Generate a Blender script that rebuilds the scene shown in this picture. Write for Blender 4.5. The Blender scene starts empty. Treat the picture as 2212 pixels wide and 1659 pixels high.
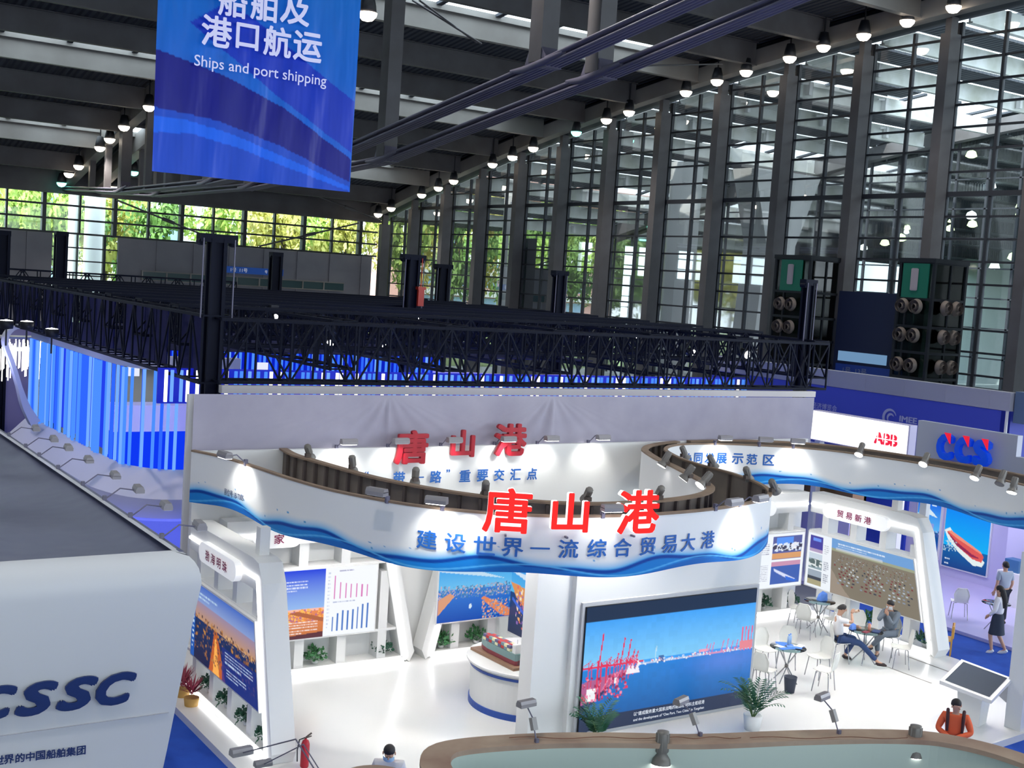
import bpy, math, random
import numpy as np
from mathutils import Vector, Matrix, Euler
random.seed(7); rng = np.random.default_rng(7)
SC = bpy.context.scene
COL = SC.collection
PI = math.pi
# ---------------------------------------------------------------- camera
H = 8.2
YAW, PIT, ROL, FPX = -.58938, .082405, .067284, 2651.3
_c, _s = math.cos(YAW), math.sin(YAW)
_fw = Vector((-_s*math.cos(PIT), _c*math.cos(PIT), -math.sin(PIT)))
_r0 = Vector((_c, _s, 0)); _u0 = _r0.cross(_fw)
_r = _r0*math.cos(ROL) + _u0*math.sin(ROL); _u = -_r0*math.sin(ROL) + _u0*math.cos(ROL)
cam = bpy.data.cameras.new('camera'); camo = bpy.data.objects.new('camera', cam); COL.objects.link(camo)
cam.sensor_width = 36; cam.lens = FPX/2212*36; cam.clip_start = .1; cam.clip_end = 2000
M = Matrix(((_r.x, _u.x, -_fw.x, 0), (_r.y, _u.y, -_fw.y, 0), (_r.z, _u.z, -_fw.z, H), (0, 0, 0, 1)))
camo.matrix_world = M
SC.camera = camo
# ---------------------------------------------------------------- sky and exposure
SC.view_settings.view_transform = 'Standard'; SC.view_settings.look = 'None'
SC.view_settings.gamma = 1; SC.view_settings.exposure = 0.0; SC.view_settings.use_curve_mapping = False
SC.cycles.use_denoising = True
SC.cycles.max_bounces = 7; SC.cycles.diffuse_bounces = 4; SC.cycles.transparent_max_bounces = 24
SC.cycles.caustics_reflective = False; SC.cycles.caustics_refractive = False
SC.cycles.sample_clamp_indirect = 6
w = bpy.data.worlds.new('sky'); SC.world = w; w.use_nodes = True
bg = w.node_tree.nodes['Background']; bg.inputs[0].default_value = (.80, .91, 1.0, 1); bg.inputs[1].default_value = 4.7

_sl = bpy.data.lights.new('sun', 'SUN'); _sl.energy = 6.5; _sl.angle = .01; _sl.color = (1, .95, .86)
_so = bpy.data.objects.new('sun', _sl); _so.rotation_euler = Vector((.8, .22, -.55)).to_track_quat('-Z', 'Y').to_euler(); COL.objects.link(_so)

def area(name, loc, size, power, col=(1, 1, 1), rot=(0, 0, 0), sy=None, spread=None):
    l = bpy.data.lights.new(name, 'AREA'); l.energy = power; l.color = col; l.size = size
    if sy: l.shape = 'RECTANGLE'; l.size_y = sy
    if spread: l.spread = spread
    o = bpy.data.objects.new(name, l); o.location = loc; o.rotation_euler = rot; COL.objects.link(o); return o

def spot(name, loc, target, power, angle=70, col=(1, .97, .93), r=.06, blend=.7):
    l = bpy.data.lights.new(name, 'SPOT'); l.energy = power; l.color = col; l.spot_size = math.radians(angle); l.spot_blend = blend
    l.shadow_soft_size = r
    o = bpy.data.objects.new(name, l); o.location = loc
    d = Vector(target)-Vector(loc); o.rotation_euler = d.to_track_quat('-Z', 'Y').to_euler(); COL.objects.link(o); return o

# ---------------------------------------------------------------- materials
def mat(name, col, rough=.6, metal=0, emit=None, es=1., spec=.5, bump=None, noise=None, alpha=None, coat=0):
    m = bpy.data.materials.new(name); m.use_nodes = True; nt = m.node_tree; b = nt.nodes['Principled BSDF']
    b.inputs['Base Color'].default_value = (*col, 1); b.inputs['Roughness'].default_value = rough; b.inputs['Metallic'].default_value = metal
    b.inputs['Specular IOR Level'].default_value = spec
    if coat: b.inputs['Coat Weight'].default_value = coat; b.inputs['Coat Roughness'].default_value = .15
    if emit: b.inputs['Emission Color'].default_value = (*emit, 1); b.inputs['Emission Strength'].default_value = es
    if noise or bump:
        tc = nt.nodes.new('ShaderNodeTexCoord'); n = nt.nodes.new('ShaderNodeTexNoise'); sc, dt = (noise or bump)[:2]
        n.inputs['Scale'].default_value = sc; n.inputs['Detail'].default_value = 4; nt.links.new(tc.outputs['Object'], n.inputs['Vector'])
        if noise:
            mx = nt.nodes.new('ShaderNodeMixRGB'); mx.inputs[1].default_value = (*col, 1); mx.inputs[2].default_value = (*noise[2], 1)
            mp = nt.nodes.new('ShaderNodeMapRange'); mp.inputs[1].default_value = .5-dt; mp.inputs[2].default_value = .5+dt
            nt.links.new(n.outputs[0], mp.inputs[0]); nt.links.new(mp.outputs[0], mx.inputs[0]); nt.links.new(mx.outputs[0], b.inputs['Base Color'])
        if bump:
            n2 = nt.nodes.new('ShaderNodeTexNoise'); n2.inputs['Scale'].default_value = bump[0]; n2.inputs['Detail'].default_value = 3
            nt.links.new(tc.outputs['Object'], n2.inputs['Vector'])
            bp = nt.nodes.new('ShaderNodeBump'); bp.inputs['Strength'].default_value = bump[1]; bp.inputs['Distance'].default_value = bump[2] if len(bump) > 2 else .02
            nt.links.new(n2.outputs[0], bp.inputs['Height']); nt.links.new(bp.outputs[0], b.inputs['Normal'])
    return m

def glow(name, col, s):
    m = bpy.data.materials.new(name); m.use_nodes = True; nt = m.node_tree; nt.nodes.clear()
    e = nt.nodes.new('ShaderNodeEmission'); e.inputs[0].default_value = (*col, 1); e.inputs[1].default_value = s
    o = nt.nodes.new('ShaderNodeOutputMaterial'); nt.links.new(e.outputs[0], o.inputs[0]); return m

def glass(name, tint=(.9, .95, .95), refl=.06, rough=.02):
    m = bpy.data.materials.new(name); m.use_nodes = True; nt = m.node_tree; nt.nodes.clear()
    t = nt.nodes.new('ShaderNodeBsdfTransparent'); t.inputs[0].default_value = (*tint, 1)
    g = nt.nodes.new('ShaderNodeBsdfGlossy'); g.inputs['Roughness'].default_value = rough
    f = nt.nodes.new('ShaderNodeFresnel'); f.inputs[0].default_value = 1.5
    mu = nt.nodes.new('ShaderNodeMath'); mu.operation = 'MULTIPLY_ADD'; mu.inputs[1].default_value = refl*10; mu.inputs[2].default_value = 0.0
    mx = nt.nodes.new('ShaderNodeMixShader'); o = nt.nodes.new('ShaderNodeOutputMaterial')
    nt.links.new(f.outputs[0], mu.inputs[0]); nt.links.new(mu.outputs[0], mx.inputs[0]); nt.links.new(t.outputs[0], mx.inputs[1]); nt.links.new(g.outputs[0], mx.inputs[2]); nt.links.new(mx.outputs[0], o.inputs[0])
    return m

def frosted(name, col, t=.5):
    m = bpy.data.materials.new(name); m.use_nodes = True; nt = m.node_tree; nt.nodes.clear()
    a = nt.nodes.new('ShaderNodeBsdfTranslucent'); a.inputs[0].default_value = (*col, 1)
    b = nt.nodes.new('ShaderNodeBsdfDiffuse'); b.inputs[0].default_value = (*col, 1)
    mx = nt.nodes.new('ShaderNodeMixShader'); mx.inputs[0].default_value = 1-t; o = nt.nodes.new('ShaderNodeOutputMaterial')
    nt.links.new(a.outputs[0], mx.inputs[1]); nt.links.new(b.outputs[0], mx.inputs[2]); nt.links.new(mx.outputs[0], o.inputs[0]); return m

def cmat(name, rough=.5, emit=0., base=1.):
    """material that shows the mesh's own printed picture (colour attribute)"""
    m = bpy.data.materials.new(name); m.use_nodes = True; nt = m.node_tree; b = nt.nodes['Principled BSDF']
    a = nt.nodes.new('ShaderNodeAttribute'); a.attribute_name = 'print'
    b.inputs['Roughness'].default_value = rough; b.inputs['Specular IOR Level'].default_value = .25
    if base > 0: nt.links.new(a.outputs['Color'], b.inputs['Base Color'])
    else: b.inputs['Base Color'].default_value = (.01, .01, .012, 1)
    if emit: nt.links.new(a.outputs['Color'], b.inputs['Emission Color']); b.inputs['Emission Strength'].default_value = emit
    return m

def sr(r, g, b):  # display 0-255 -> linear
    f = lambda c: (c/255/12.92) if c/255 <= .04045 else ((c/255+.055)/1.055)**2.4
    return (f(r), f(g), f(b))

# ---------------------------------------------------------------- mesh builder
class MB:
    def __init__(s): s.v = []; s.f = []; s.sm = []
    def add(s, vs, fs, smooth=False):
        n = len(s.v); s.v += [tuple(v) for v in vs]; s.f += [tuple(i+n for i in f) for f in fs]; s.sm += [smooth]*len(fs); return s
    def box(s, x0, x1, y0, y1, z0, z1):
        if x0 > x1: x0, x1 = x1, x0
        if y0 > y1: y0, y1 = y1, y0
        if z0 > z1: z0, z1 = z1, z0
        return s.add([(x0, y0, z0), (x1, y0, z0), (x1, y1, z0), (x0, y1, z0), (x0, y0, z1), (x1, y0, z1), (x1, y1, z1), (x0, y1, z1)],
                     [(0, 3, 2, 1), (4, 5, 6, 7), (0, 1, 5, 4), (1, 2, 6, 5), (2, 3, 7, 6), (3, 0, 4, 7)])
    def bar(s, a, b, w, h=None, up=(0, 0, 1)):
        a = Vector(a); b = Vector(b); d = (b-a).normalized(); u = Vector(up)
        if abs(d.dot(u)) > .98: u = Vector((1, 0, 0))
        x = d.cross(u).normalized(); y = x.cross(d).normalized(); h = h or w; x = x*w/2; y = y*h/2
        vs = [a-x-y, a+x-y, a+x+y, a-x+y, b-x-y, b+x-y, b+x+y, b-x+y]
        return s.add(vs, [(0, 1, 2, 3), (7, 6, 5, 4), (0, 4, 5, 1), (1, 5, 6, 2), (2, 6, 7, 3), (3, 7, 4, 0)])
    def tube(s, pts, r, n=8, cap=True, smooth=True):
        pts = [Vector(p) for p in pts]; rs = r if isinstance(r, (list, tuple)) else [r]*len(pts)
        d0 = (pts[1]-pts[0]).normalized(); u = Vector((0, 0, 1)) if abs(d0.z) < .9 else Vector((1, 0, 0))
        x = d0.cross(u).normalized(); vs = []; 
        for i, p in enumerate(pts):
            d = (pts[min(i+1, len(pts)-1)]-pts[max(i-1, 0)]).normalized()
            x = (x-d*x.dot(d)).normalized(); y = d.cross(x)
            vs += [p+(x*math.cos(2*PI*k/n)+y*math.sin(2*PI*k/n))*rs[i] for k in range(n)]
        fs = [(i*n+k, i*n+(k+1) % n, (i+1)*n+(k+1) % n, (i+1)*n+k) for i in range(len(pts)-1) for k in range(n)]
        s.add(vs, fs, smooth)
        if cap: s.add([vs[k] for k in range(n)], [tuple(range(n))[::-1]]); s.add([vs[(len(pts)-1)*n+k] for k in range(n)], [tuple(range(n))])
        return s
    def lathe(s, prof, c=(0, 0, 0), n=24, smooth=True, a0=0, a1=2*PI):
        full = abs(a1-a0-2*PI) < 1e-6; m = n if full else n+1; vs = []
        for r, z in prof: vs += [(c[0]+r*math.cos(a0+(a1-a0)*k/n), c[1]+r*math.sin(a0+(a1-a0)*k/n), c[2]+z) for k in range(m)]
        fs = [(i*m+k, i*m+(k+1) % m, (i+1)*m+(k+1) % m, (i+1)*m+k) for i in range(len(prof)-1) for k in range(n)]
        return s.add(vs, fs, smooth)
    def prism(s, poly, z0, z1):
        n = len(poly); vs = [(x, y, z0) for x, y in poly]+[(x, y, z1) for x, y in poly]
        return s.add(vs, [tuple(range(n))[::-1], tuple(range(n, 2*n))]+[(k, (k+1) % n, n+(k+1) % n, n+k) for k in range(n)])
    def slab(s, poly, o, ux, uy, th):
        """polygon in the plane (o, ux, uy) extruded by vector th"""
        o = Vector(o); ux = Vector(ux); uy = Vector(uy); th = Vector(th); n = len(poly)
        a = [o+ux*p[0]+uy*p[1] for p in poly]; b = [p+th for p in a]
        return s.add(a+b, [tuple(range(n)), tuple(range(n, 2*n))[::-1]]+[((k+1) % n, k, n+k, n+(k+1) % n) for k in range(n)])
    def ball(s, c, r, n=12, m=8, sc=(1, 1, 1)):
        vs = []
        for i in range(m+1):
            t = PI*i/m
            vs += [(c[0]+r*sc[0]*math.sin(t)*math.cos(2*PI*k/n), c[1]+r*sc[1]*math.sin(t)*math.sin(2*PI*k/n), c[2]+r*sc[2]*math.cos(t)) for k in range(n)]
        return s.add(vs, [(i*n+k, i*n+(k+1) % n, (i+1)*n+(k+1) % n, (i+1)*n+k)[::-1] for i in range(m) for k in range(n)], True)
    def xf(s, mtx):
        s.v = [tuple(mtx @ Vector(v)) for v in s.v]; return s
    def mesh(s, name, m):
        me = bpy.data.meshes.new(name); me.from_pydata(s.v, [], s.f); me.materials.append(m)
        me.polygons.foreach_set('use_smooth', s.sm); me.update(); return me
    def build(s, name, m, parent=None):
        return link(name, s.mesh(name, m), parent)

def link(name, data, parent=None):
    o = bpy.data.objects.new(name, data); COL.objects.link(o)
    if parent is not None: o.parent = parent
    return o
def tag(o, label, cat=None, group=None, kind=None):
    if label and len(label.replace('-', ' ').split()) > 16: print('LONG', label)
    if label: o['label'] = label
    if cat: o['category'] = cat
    if group: o['group'] = group
    if kind: o['kind'] = kind
    return o
def thing(name, label, cat, loc=(0, 0, 0), rz=0, group=None, kind=None):
    o = bpy.data.objects.new(name, None); COL.objects.link(o); o.location = loc; o.rotation_euler = (0, 0, rz); o.empty_display_size = .2
    return tag(o, label, cat, group, kind)
def struct(name, mb, m, label=None, cat=None):
    o = mb.build(name, m); o['kind'] = 'structure'
    if label: tag(o, label, cat)
    return o
def dup(r, loc=None, rz=None, label=None):
    c = r.copy(); COL.objects.link(c)
    def rec(a, b):
        for ch in a.children:
            k = ch.copy(); COL.objects.link(k); k.parent = b; rec(ch, k)
    rec(r, c)
    if loc is not None: c.location = loc
    if rz is not None: c.rotation_euler = (0, 0, rz)
    if label: c['label'] = label
    return c
ORD = ['first', 'second', 'third', 'fourth', 'fifth', 'sixth', 'seventh', 'eighth', 'ninth', 'tenth', 'eleventh', 'twelfth', 'thirteenth', 'fourteenth', 'fifteenth', 'sixteenth',
       'seventeenth', 'eighteenth', 'nineteenth', 'twentieth', 'twenty-first', 'twenty-second', 'twenty-third', 'twenty-fourth', 'twenty-fifth', 'twenty-sixth', 'twenty-seventh', 'twenty-eighth', 'twenty-ninth', 'thirtieth']

# ---------------------------------------------------------------- lettering
_tc = {}
def text_mesh(t, bold=0., ext=.0, align='CENTER', shear=0.):
    k = (t, bold, ext, align, shear)
    if k in _tc: return _tc[k]
    if bold > 0:   # thicken the strokes with shifted copies of the plain glyph
        me0, x0, x1, y0, y1 = text_mesh(t, 0., ext, align, shear); n = len(me0.vertices); co = np.empty(n*3, np.float64); me0.vertices.foreach_get('co', co); co = co.reshape(-1, 3)
        fs = [tuple(p.vertices) for p in me0.polygons]; V = []; Fc = []; cn = 8 if bold > .02 and len(t) < 4 else 4
        for q in range(cn+1):
            d = (0, 0, 0) if q == 0 else (bold*math.cos(2*PI*q/cn+.39), bold*math.sin(2*PI*q/cn+.39), -.002*q)
            V.append(co+np.array(d)); Fc += [tuple(i+q*n for i in f) for f in fs]
        me = bpy.data.meshes.new('lettering'); me.from_pydata(np.vstack(V).tolist(), [], Fc); me.update()
        _tc[k] = (me, x0-bold, x1+bold, y0-bold, y1+bold); return _tc[k]
    c = bpy.data.curves.new('lettering', 'FONT'); c.body = t; c.size = 1; c.extrude = ext; c.align_x = align; c.shear = shear; c.resolution_u = 3
    o = bpy.data.objects.new('lettering', c); COL.objects.link(o)
    dg = bpy.context.evaluated_depsgraph_get(); dg.update()
    me = bpy.data.meshes.new_from_object(o.evaluated_get(dg)); bpy.data.objects.remove(o)
    xs = [v.co.x for v in me.vertices] or [0]; ys = [v.co.y for v in me.vertices] or [0]
    _tc[k] = (me, min(xs), max(xs), min(ys), max(ys)); return _tc[k]
def frame(o, right, up):
    r = Vector(right).normalized(); u = Vector(up).normalized(); n = r.cross(u)
    return Matrix(((r.x, u.x, n.x, o[0]), (r.y, u.y, n.y, o[1]), (r.z, u.z, n.z, o[2]), (0, 0, 0, 1)))
def text(name, t, o, right, up, w=None, h=None, m=None, parent=None, bold=.0, ext=.0, off=.01, sx=1., shear=0.):
    """lettering centred at o, scaled to height h (or to width w), facing right x up"""
    me, x0, x1, y0, y1 = text_mesh(t, bold, ext, 'CENTER', shear)
    me = me.copy(); me.materials.clear(); me.materials.append(m)
    sy = h/(y1-y0) if h else w/(x1-x0); s_x = (w/(x1-x0)) if w else sy*sx
    F = frame(o, right, up); n = Vector((F[0][2], F[1][2], F[2][2])); 
    T = Matrix.Translation(n*off) @ F @ Matrix.Diagonal((s_x, sy, min(sy, s_x), 1)) @ Matrix.Translation((-(x0+x1)/2, -(y0+y1)/2, 0))
    me.transform(T); me.update()
    return link(name, me, parent)

# ---------------------------------------------------------------- little painter for printed pictures
class Pic:
    def __init__(s, w, h, col=(1, 1, 1)): s.w = w; s.h = h; s.a = np.zeros((h, w, 3)); s.a[:] = col; s.Y, s.X = np.mgrid[0:h, 0:w]; s.X = s.X/(w-1); s.Y = 1-s.Y/(h-1); s.asp = w/h
    def grad(s, y0, y1, c0, c1):
        t = np.clip((s.Y-y0)/(y1-y0), 0, 1)[..., None]; k = (s.Y >= y0) & (s.Y <= y1); s.a[k] = (np.array(c0)*(1-t)+np.array(c1)*t)[k]; return s
    def rect(s, x0, x1, y0, y1, c, al=1.):
        k = (s.X >= x0) & (s.X <= x1) & (s.Y >= y0) & (s.Y <= y1); s.a[k] = s.a[k]*(1-al)+np.array(c)*al; return s
    def line(s, x0, y0, x1, y1, wd, c, al=1.):
        ax = s.asp; px = (s.X-x0)*ax; py = s.Y-y0; dx = (x1-x0)*ax; dy = y1-y0; t = np.clip((px*dx+py*dy)/(dx*dx+dy*dy+1e-9), 0, 1)
        k = np.hypot(px-t*dx, py-t*dy) < wd; s.a[k] = s.a[k]*(1-al)+np.array(c)*al; return s
    def blob(s, x, y, rx, ry, c, al=1., soft=False):
        d = ((s.X-x)/rx)**2+((s.Y-y)/ry)**2
        w_ = (np.exp(-d*1.5) if soft else (d < 1).astype(float))[..., None]*al; s.a = s.a*(1-w_)+np.array(c)*w_; return s
    def poly(s, pts, c, al=1.):
        ins = np.zeros(s.X.shape, bool); n = len(pts)
        for i in range(n):
            (xa, ya), (xb, yb) = pts[i], pts[(i+1) % n]
            cond = ((ya > s.Y) != (yb > s.Y)) & (s.X < (xb-xa)*(s.Y-ya)/((yb-ya) or 1e-9)+xa); ins ^= cond
        s.a[ins] = s.a[ins]*(1-al)+np.array(c)*al; return s
    def speck(s, n, x0, x1, y0, y1, cols, sz=(.004, .01)):
        for _ in range(n):
            x = rng.uniform(x0, x1); y = rng.uniform(y0, y1); r = rng.uniform(*sz); c = cols[rng.integers(len(cols))]
            s.rect(x-r/s.asp, x+r/s.asp, y-r, y+r, c)
        return s
    def noise(s, amt, y0=0, y1=1, k=6):
        g = rng.normal(0, 1, (s.h//k+2, s.w//k+2)); g = np.kron(g, np.ones((k, k)))[:s.h, :s.w]; m_ = ((s.Y >= y0) & (s.Y <= y1))
        s.a *= np.where(m_, 1+g*amt, 1)[..., None]; s.a = np.clip(s.a, 0, 1.5); return s
    def lines_text(s, x0, x1, y0, y1, n, c, fill=.82):
        """rows of print too small to read in the photograph"""
        dy = (y1-y0)/n
        for i in range(n):
            yy = y1-dy*(i+.5); xe = x1 if i < n-1 else x0+(x1-x0)*.6; x = x0
            while x < xe:
                wd = rng.uniform(.6, 1.)*dy*.5/s.asp; s.rect(x, min(x+wd, xe), yy-dy*.22, yy+dy*.22, c, fill); x += wd*1.35
        return s
    def mesh(s, name, m, fn):
        """grid mesh; fn(u, v) gives the position"""
        vs = [fn(x/(s.w-1), 1-y/(s.h-1)) for y in range(s.h) for x in range(s.w)]
        W = s.w; fs = [(y*W+x, (y+1)*W+x, (y+1)*W+x+1, y*W+x+1) for y in range(s.h-1) for x in range(W-1)]
        me = bpy.data.meshes.new(name); me.from_pydata(vs, [], fs); me.materials.append(m)
        at = me.color_attributes.new('print', 'FLOAT_COLOR', 'POINT'); d = np.ones((s.h*s.w, 4)); d[:, :3] = s.a.reshape(-1, 3)
        at.data.foreach_set('color', d.ravel().astype(np.float32)); me.update(); return me
def panel_fn(o, right, up, w, h):
    o = Vector(o); r = Vector(right)*w; u = Vector(up)*h
    return lambda a, b: tuple(o+r*a+u*b)
# ================================================================ the hall
def zr(Y): return 23-.00148*(Y-15)**2           # underside of the arched roof girders
CAM = Vector((0, 0, H))
def ray(x, y): return _fw + _r*((x-1106)/FPX) - _u*((y-829.5)/FPX)
def gx(x, y, X): d = ray(x, y); return CAM+d*(X/d.x)
def gy(x, y, Y): d = ray(x, y); return CAM+d*(Y/d.y)
def gz(x, y, z): d = ray(x, y); return CAM+d*((z-H)/d.z)

m_steel = mat('painted_steel', sr(100, 100, 104), .55, noise=(.6, .2, sr(84, 82, 84)))
m_steel_lt = mat('light_painted_steel', sr(156, 154, 150), .5, noise=(.4, .25, sr(132, 128, 124)))
m_mull = mat('dark_mullion', sr(50, 54, 62), .5)
m_deck = mat('corrugated_deck', sr(70, 76, 86), .7)
m_cable = mat('cable_steel', sr(110, 108, 128), .4, .3)
m_glass = glass('hall_glass', (.90, .96, .96), .07)
m_glass_d = glass('dusty_glass', (.62, .74, .74), .16, .05)
m_white = mat('white_paint', (.80, .80, .80), .5)
m_conc = mat('grey_wall_panel', sr(150, 150, 158), .7, noise=(.5, .3, sr(132, 132, 142)))
m_carpet = mat('blue_carpet', sr(28, 84, 190), .95, bump=(60, .5, .004), noise=(3, .3, sr(20, 70, 172)))
m_black = mat('black_metal', (.012, .014, .02), .5)
m_dark = mat('dark_panel', sr(38, 44, 58), .6)
m_lampon = glow('lamp_warm', (1, .86, .70), 9)
m_lampcool = glow('lamp_cool', (1, .97, .95), 14)
m_lampgr = glow('lamp_green', (.25, 1, .75), 4)
m_lampyl = glow('lamp_yellow', (.95, 1, .5), 5)

mb = MB(); mb.box(-30, 50.4, -22, 98, -.3, 0); struct('floor', mb, mat('hall_floor', sr(120, 122, 130), .6))
mb = MB(); mb.box(4.9, 7.3, 5, 24, .0, .015); tag(mb.build('aisle_carpet', m_carpet), 'blue aisle carpet between the pale booth and the left wing frame', 'carpet')
mb = MB(); mb.box(24.6, 27.0, 3, 22.4, .0, .015); mb.box(7.3, 24.6, 3, 15, .0, .012); tag(mb.build('aisle_carpet', m_carpet), 'blue aisle carpet in front of and right of the port booth', 'carpet')
mb = MB(); mb.box(-30.4, -30, -22, 98, 0, 24.5); struct('wall_left', mb, m_conc)
mb = MB(); mb.box(-30, 50, -22.4, -22, 0, 5.0); mb.box(-30, 50, -22.4, -22, 15.5, 24.5)
for k in range(17): mb.box(-30+5*k-.2, -30+5*k+.2, -22.3, -22.1, 5, 24.5)
for z in (9, 13, 17, 21, 24): mb.box(-30, 50, -22.25, -22.15, z-.08, z+.08)
struct('wall_near', mb, m_conc)
# --- far wall
mb = MB()
segs = [(-30, 14.0), (14.6, 22.4), (27.4, 49.4)]
for a, b in segs: mb.box(a, b, 97.3, 97.8, 0, 9.6)
x = -30+.5
for a, b in segs:
    x = a
    while x < b:
        mb.box(x-.06, x+.06, 97.22, 97.3, 0, 9.6); x += 3.0
    for z in (2, 3.6, 5.2, 6.8, 8.3): mb.box(a, b, 97.26, 97.3, z-.02, z+.02)
struct('wall_far', mb, m_conc)
mb = MB(); mb.box(-30, 50, 97.2, 98.2, 12.75, 14.9); mb.box(-30, 50, 97.0, 97.5, 12.6, 12.8); struct('trim_1', mb, m_steel)
wn = 1
def window(mbf, mf, panes, mg, kind='structure'):
    global wn
    o = mbf.build('window_%d' % wn, mf); o['kind'] = 'structure'; wn += 1
    for p in panes: p.build('pane', mg, o)
    return o
cols_far = [21.8+5.3*k for k in range(-9, 6)]
for i, x in enumerate(cols_far):
    f = MB(); g = MB(); x1 = min(x+5.3, 50)
    low = 9.7
    f.box(x-.14, x+.14, 97.5, 98.1, 9.6, 12.8); xm = x+2.65
    if xm < 49.9: f.box(xm-.07, xm+.07, 97.6, 98.0, 9.6, 12.8)
    for z in (9.68, 10.73, 11.78): f.box(x, x1, 97.62, 97.95, z-.07, z+.07)
    g.box(x+.1, x1-.1, 97.78, 97.8, 9.7, 12.75)
    if 21 < x < 23:
        for z in (1.1, 2.2, 3.3, 4.4, 5.4, 6.5, 7.6, 8.6): f.box(22.4, 27.4, 97.65, 97.9, z-.05, z+.05)
        f.box(26.3, 26.5, 97.6, 97.95, 0, 9.7); f.box(24.3, 24.4, 97.6, 97.9, 0, 9.7); g.box(22.4, 27.4, 97.78, 97.8, 0, 9.6)
    window(f, m_mull, [g], m_glass)
# low window band and blue sign in the far wall
f = MB(); g = MB()
for k in range(10):
    x = 29.2+k*1.95
    if x > 46.5: break
    f.box(x, x+1.95, 97.1, 97.25, 6.42, 6.5); f.box(x, x+1.95, 97.1, 97.25, 7.1, 7.2); f.box(x, x+.12, 97.1, 97.25, 6.5, 7.1); g.box(x+.12, x+1.95, 97.16, 97.2, 6.5, 7.1)
window(f, m_steel_lt, [g], mat('dark_window_glass', sr(62, 88, 92), .2))
t = thing('direction_sign', 'long blue direction sign with white numbers on the far grey wall', 'sign', (38.4, 97.14, 7.7))
mb = MB(); mb.box(-2.7, 2.7, 0, .08, -.27, .27); mb.build('board', mat('sign_blue', sr(30, 80, 165), .5, emit=sr(30, 80, 165), es=.25), t)
m_txtw = mat('white_lettering', (.85, .87, .9), .5, emit=(.85, .87, .9), es=.25)
text('lettering', '1号  11号', (-1.2, -.02, 0), (1, 0, 0), (0, 0, 1), h=.34, m=m_txtw, parent=t, bold=.01)
text('lettering', '号  出口', (1.5, -.02, 0), (1, 0, 0), (0, 0, 1), h=.26, m=m_txtw, parent=t, bold=.01)

# --- tall glass wall on the right: columns, glazing bays
colY = [96.4-5.22*k for k in range(0, 17)]
zk = [8.2+((13.8+1.06*k)-8.2)*1.012 for k in range(-12, 10)]
names_c = ORD
for i, y in enumerate(colY):
    t = thing('steel_column', 'tall grey box column of the right glass wall, %s from the far corner' % ORD[i], 'column', (50, y, 0), 0, 'columns of the glass wall', )
    mb = MB(); zt = zr(y)
    mb.box(-.4, .4, -.28, .28, 0, zt-.7); mb.build('shaft', m_steel, t)
    mb = MB(); mb.box(-.25, .25, -.17, .17, zt-.7, zt+.1); mb.build('neck', m_steel, t)
    if i < len(colY)-1 or True:
        y0, y1 = y-5.22, y; f = MB(); g = MB()
        for yy, w_ in ((y, .07), (y-.16, .05), (y-2.61, .075)):
            f.box(50.55, 50.75, yy-w_, yy+w_, 0, zr(yy)-.05)
        for k, z in enumerate(zk):
            if z < .4: continue
            th = .12 if abs(z-zk[12]) < .1 else .05
            if z > zr(y1)-.2:
                yy1 = 15+math.sqrt(max(0, (23-z-.3)/.00148)); yy1 = min(y1, yy1)
            else: yy1 = y1
            if yy1 > y0: f.box(50.5 if th > .1 else 50.58, 50.75, y0, yy1, z-th, z+th)
        n = 4
        for q in range(n):
            a = y0+(y1-y0)*q/n; b = y0+(y1-y0)*(q+1)/n
            g.add([(50.64, a, 0), (50.64, b, 0), (50.64, b, zr(b)), (50.64, a, zr(a))], [(0, 1, 2, 3)])
        window(f, m_mull, [g], m_glass)

def arch(mb, x0, x1, zo0, zo1, y0=-20, y1=97.8, n=40):
    ys = [y0+(y1-y0)*k/n for k in range(n+1)]
    v = []
    for y in ys: z = zr(y); v += [(x0, y, z+zo0), (x1, y, z+zo0), (x1, y, z+zo1), (x0, y, z+zo1)]
    f = []
    for k in range(n):
        a = 4*k
        for q in range(4): f.append((a+q, a+(q+1) % 4, a+4+(q+1) % 4, a+4+q)[::-1])
    f += [(0, 1, 2, 3), tuple(4*n+q for q in (3, 2, 1, 0))]
    return mb.add(v, f)
# edge girder over the glass wall
t = thing('edge_girder', 'long arched pale steel girder along the top of the glass wall', 'girder', (49.4, 40, 20))
mb = MB(); arch(mb, 48.9, 49.6, 0, .9); mb.xf(Matrix.Translation((-49.4, -40, -20))); mb.build('box_beam', m_steel_lt, t)
mb = MB(); arch(mb, 49.6, 50.8, .1, 2.4); mb.xf(Matrix.Translation((-49.4, -40, -20))); mb.build('infill_panel', m_dark, t)

# roof deck (with the skylight slots left open) and cross beams
def deck_strip(mb, x0, x1, y0, y1, up=1.3, th=.15, n=4):
    for q in range(n):
        a = y0+(y1-y0)*q/n; b = y0+(y1-y0)*(q+1)/n; za, zb = zr(a)+up, zr(b)+up
        mb.add([(x0, a, za), (x1, a, za), (x1, b, zb), (x0, b, zb), (x0, a, za+th), (x1, a, za+th), (x1, b, zb+th), (x0, b, zb+th)],
               [(0, 3, 2, 1), (4, 5, 6, 7), (0, 1, 5, 4), (1, 2, 6, 5), (2, 3, 7, 6), (3, 0, 4, 7)])
A0 = 66.7; NS = range(-4, 3)
slots = [(A0+15.66*n+2.4, A0+15.66*n+4.45) for n in NS]
mb = MB(); y = -22
for a, b in slots:
    if a > 97: break
    if a > y: deck_strip(mb, -30.4, 50, y, a, n=8)
    y = b
    deck_strip(mb, 45.5, 50, a, b, n=1)
    for k in range(-8, 13):
        xx = 45.3-3.55*k
        deck_strip(mb, xx-.16, xx+.16, a, b, n=1)
deck_strip(mb, -30.4, 50, y, 98.2, n=8)
o = struct('ceiling', mb, m_deck)
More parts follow.
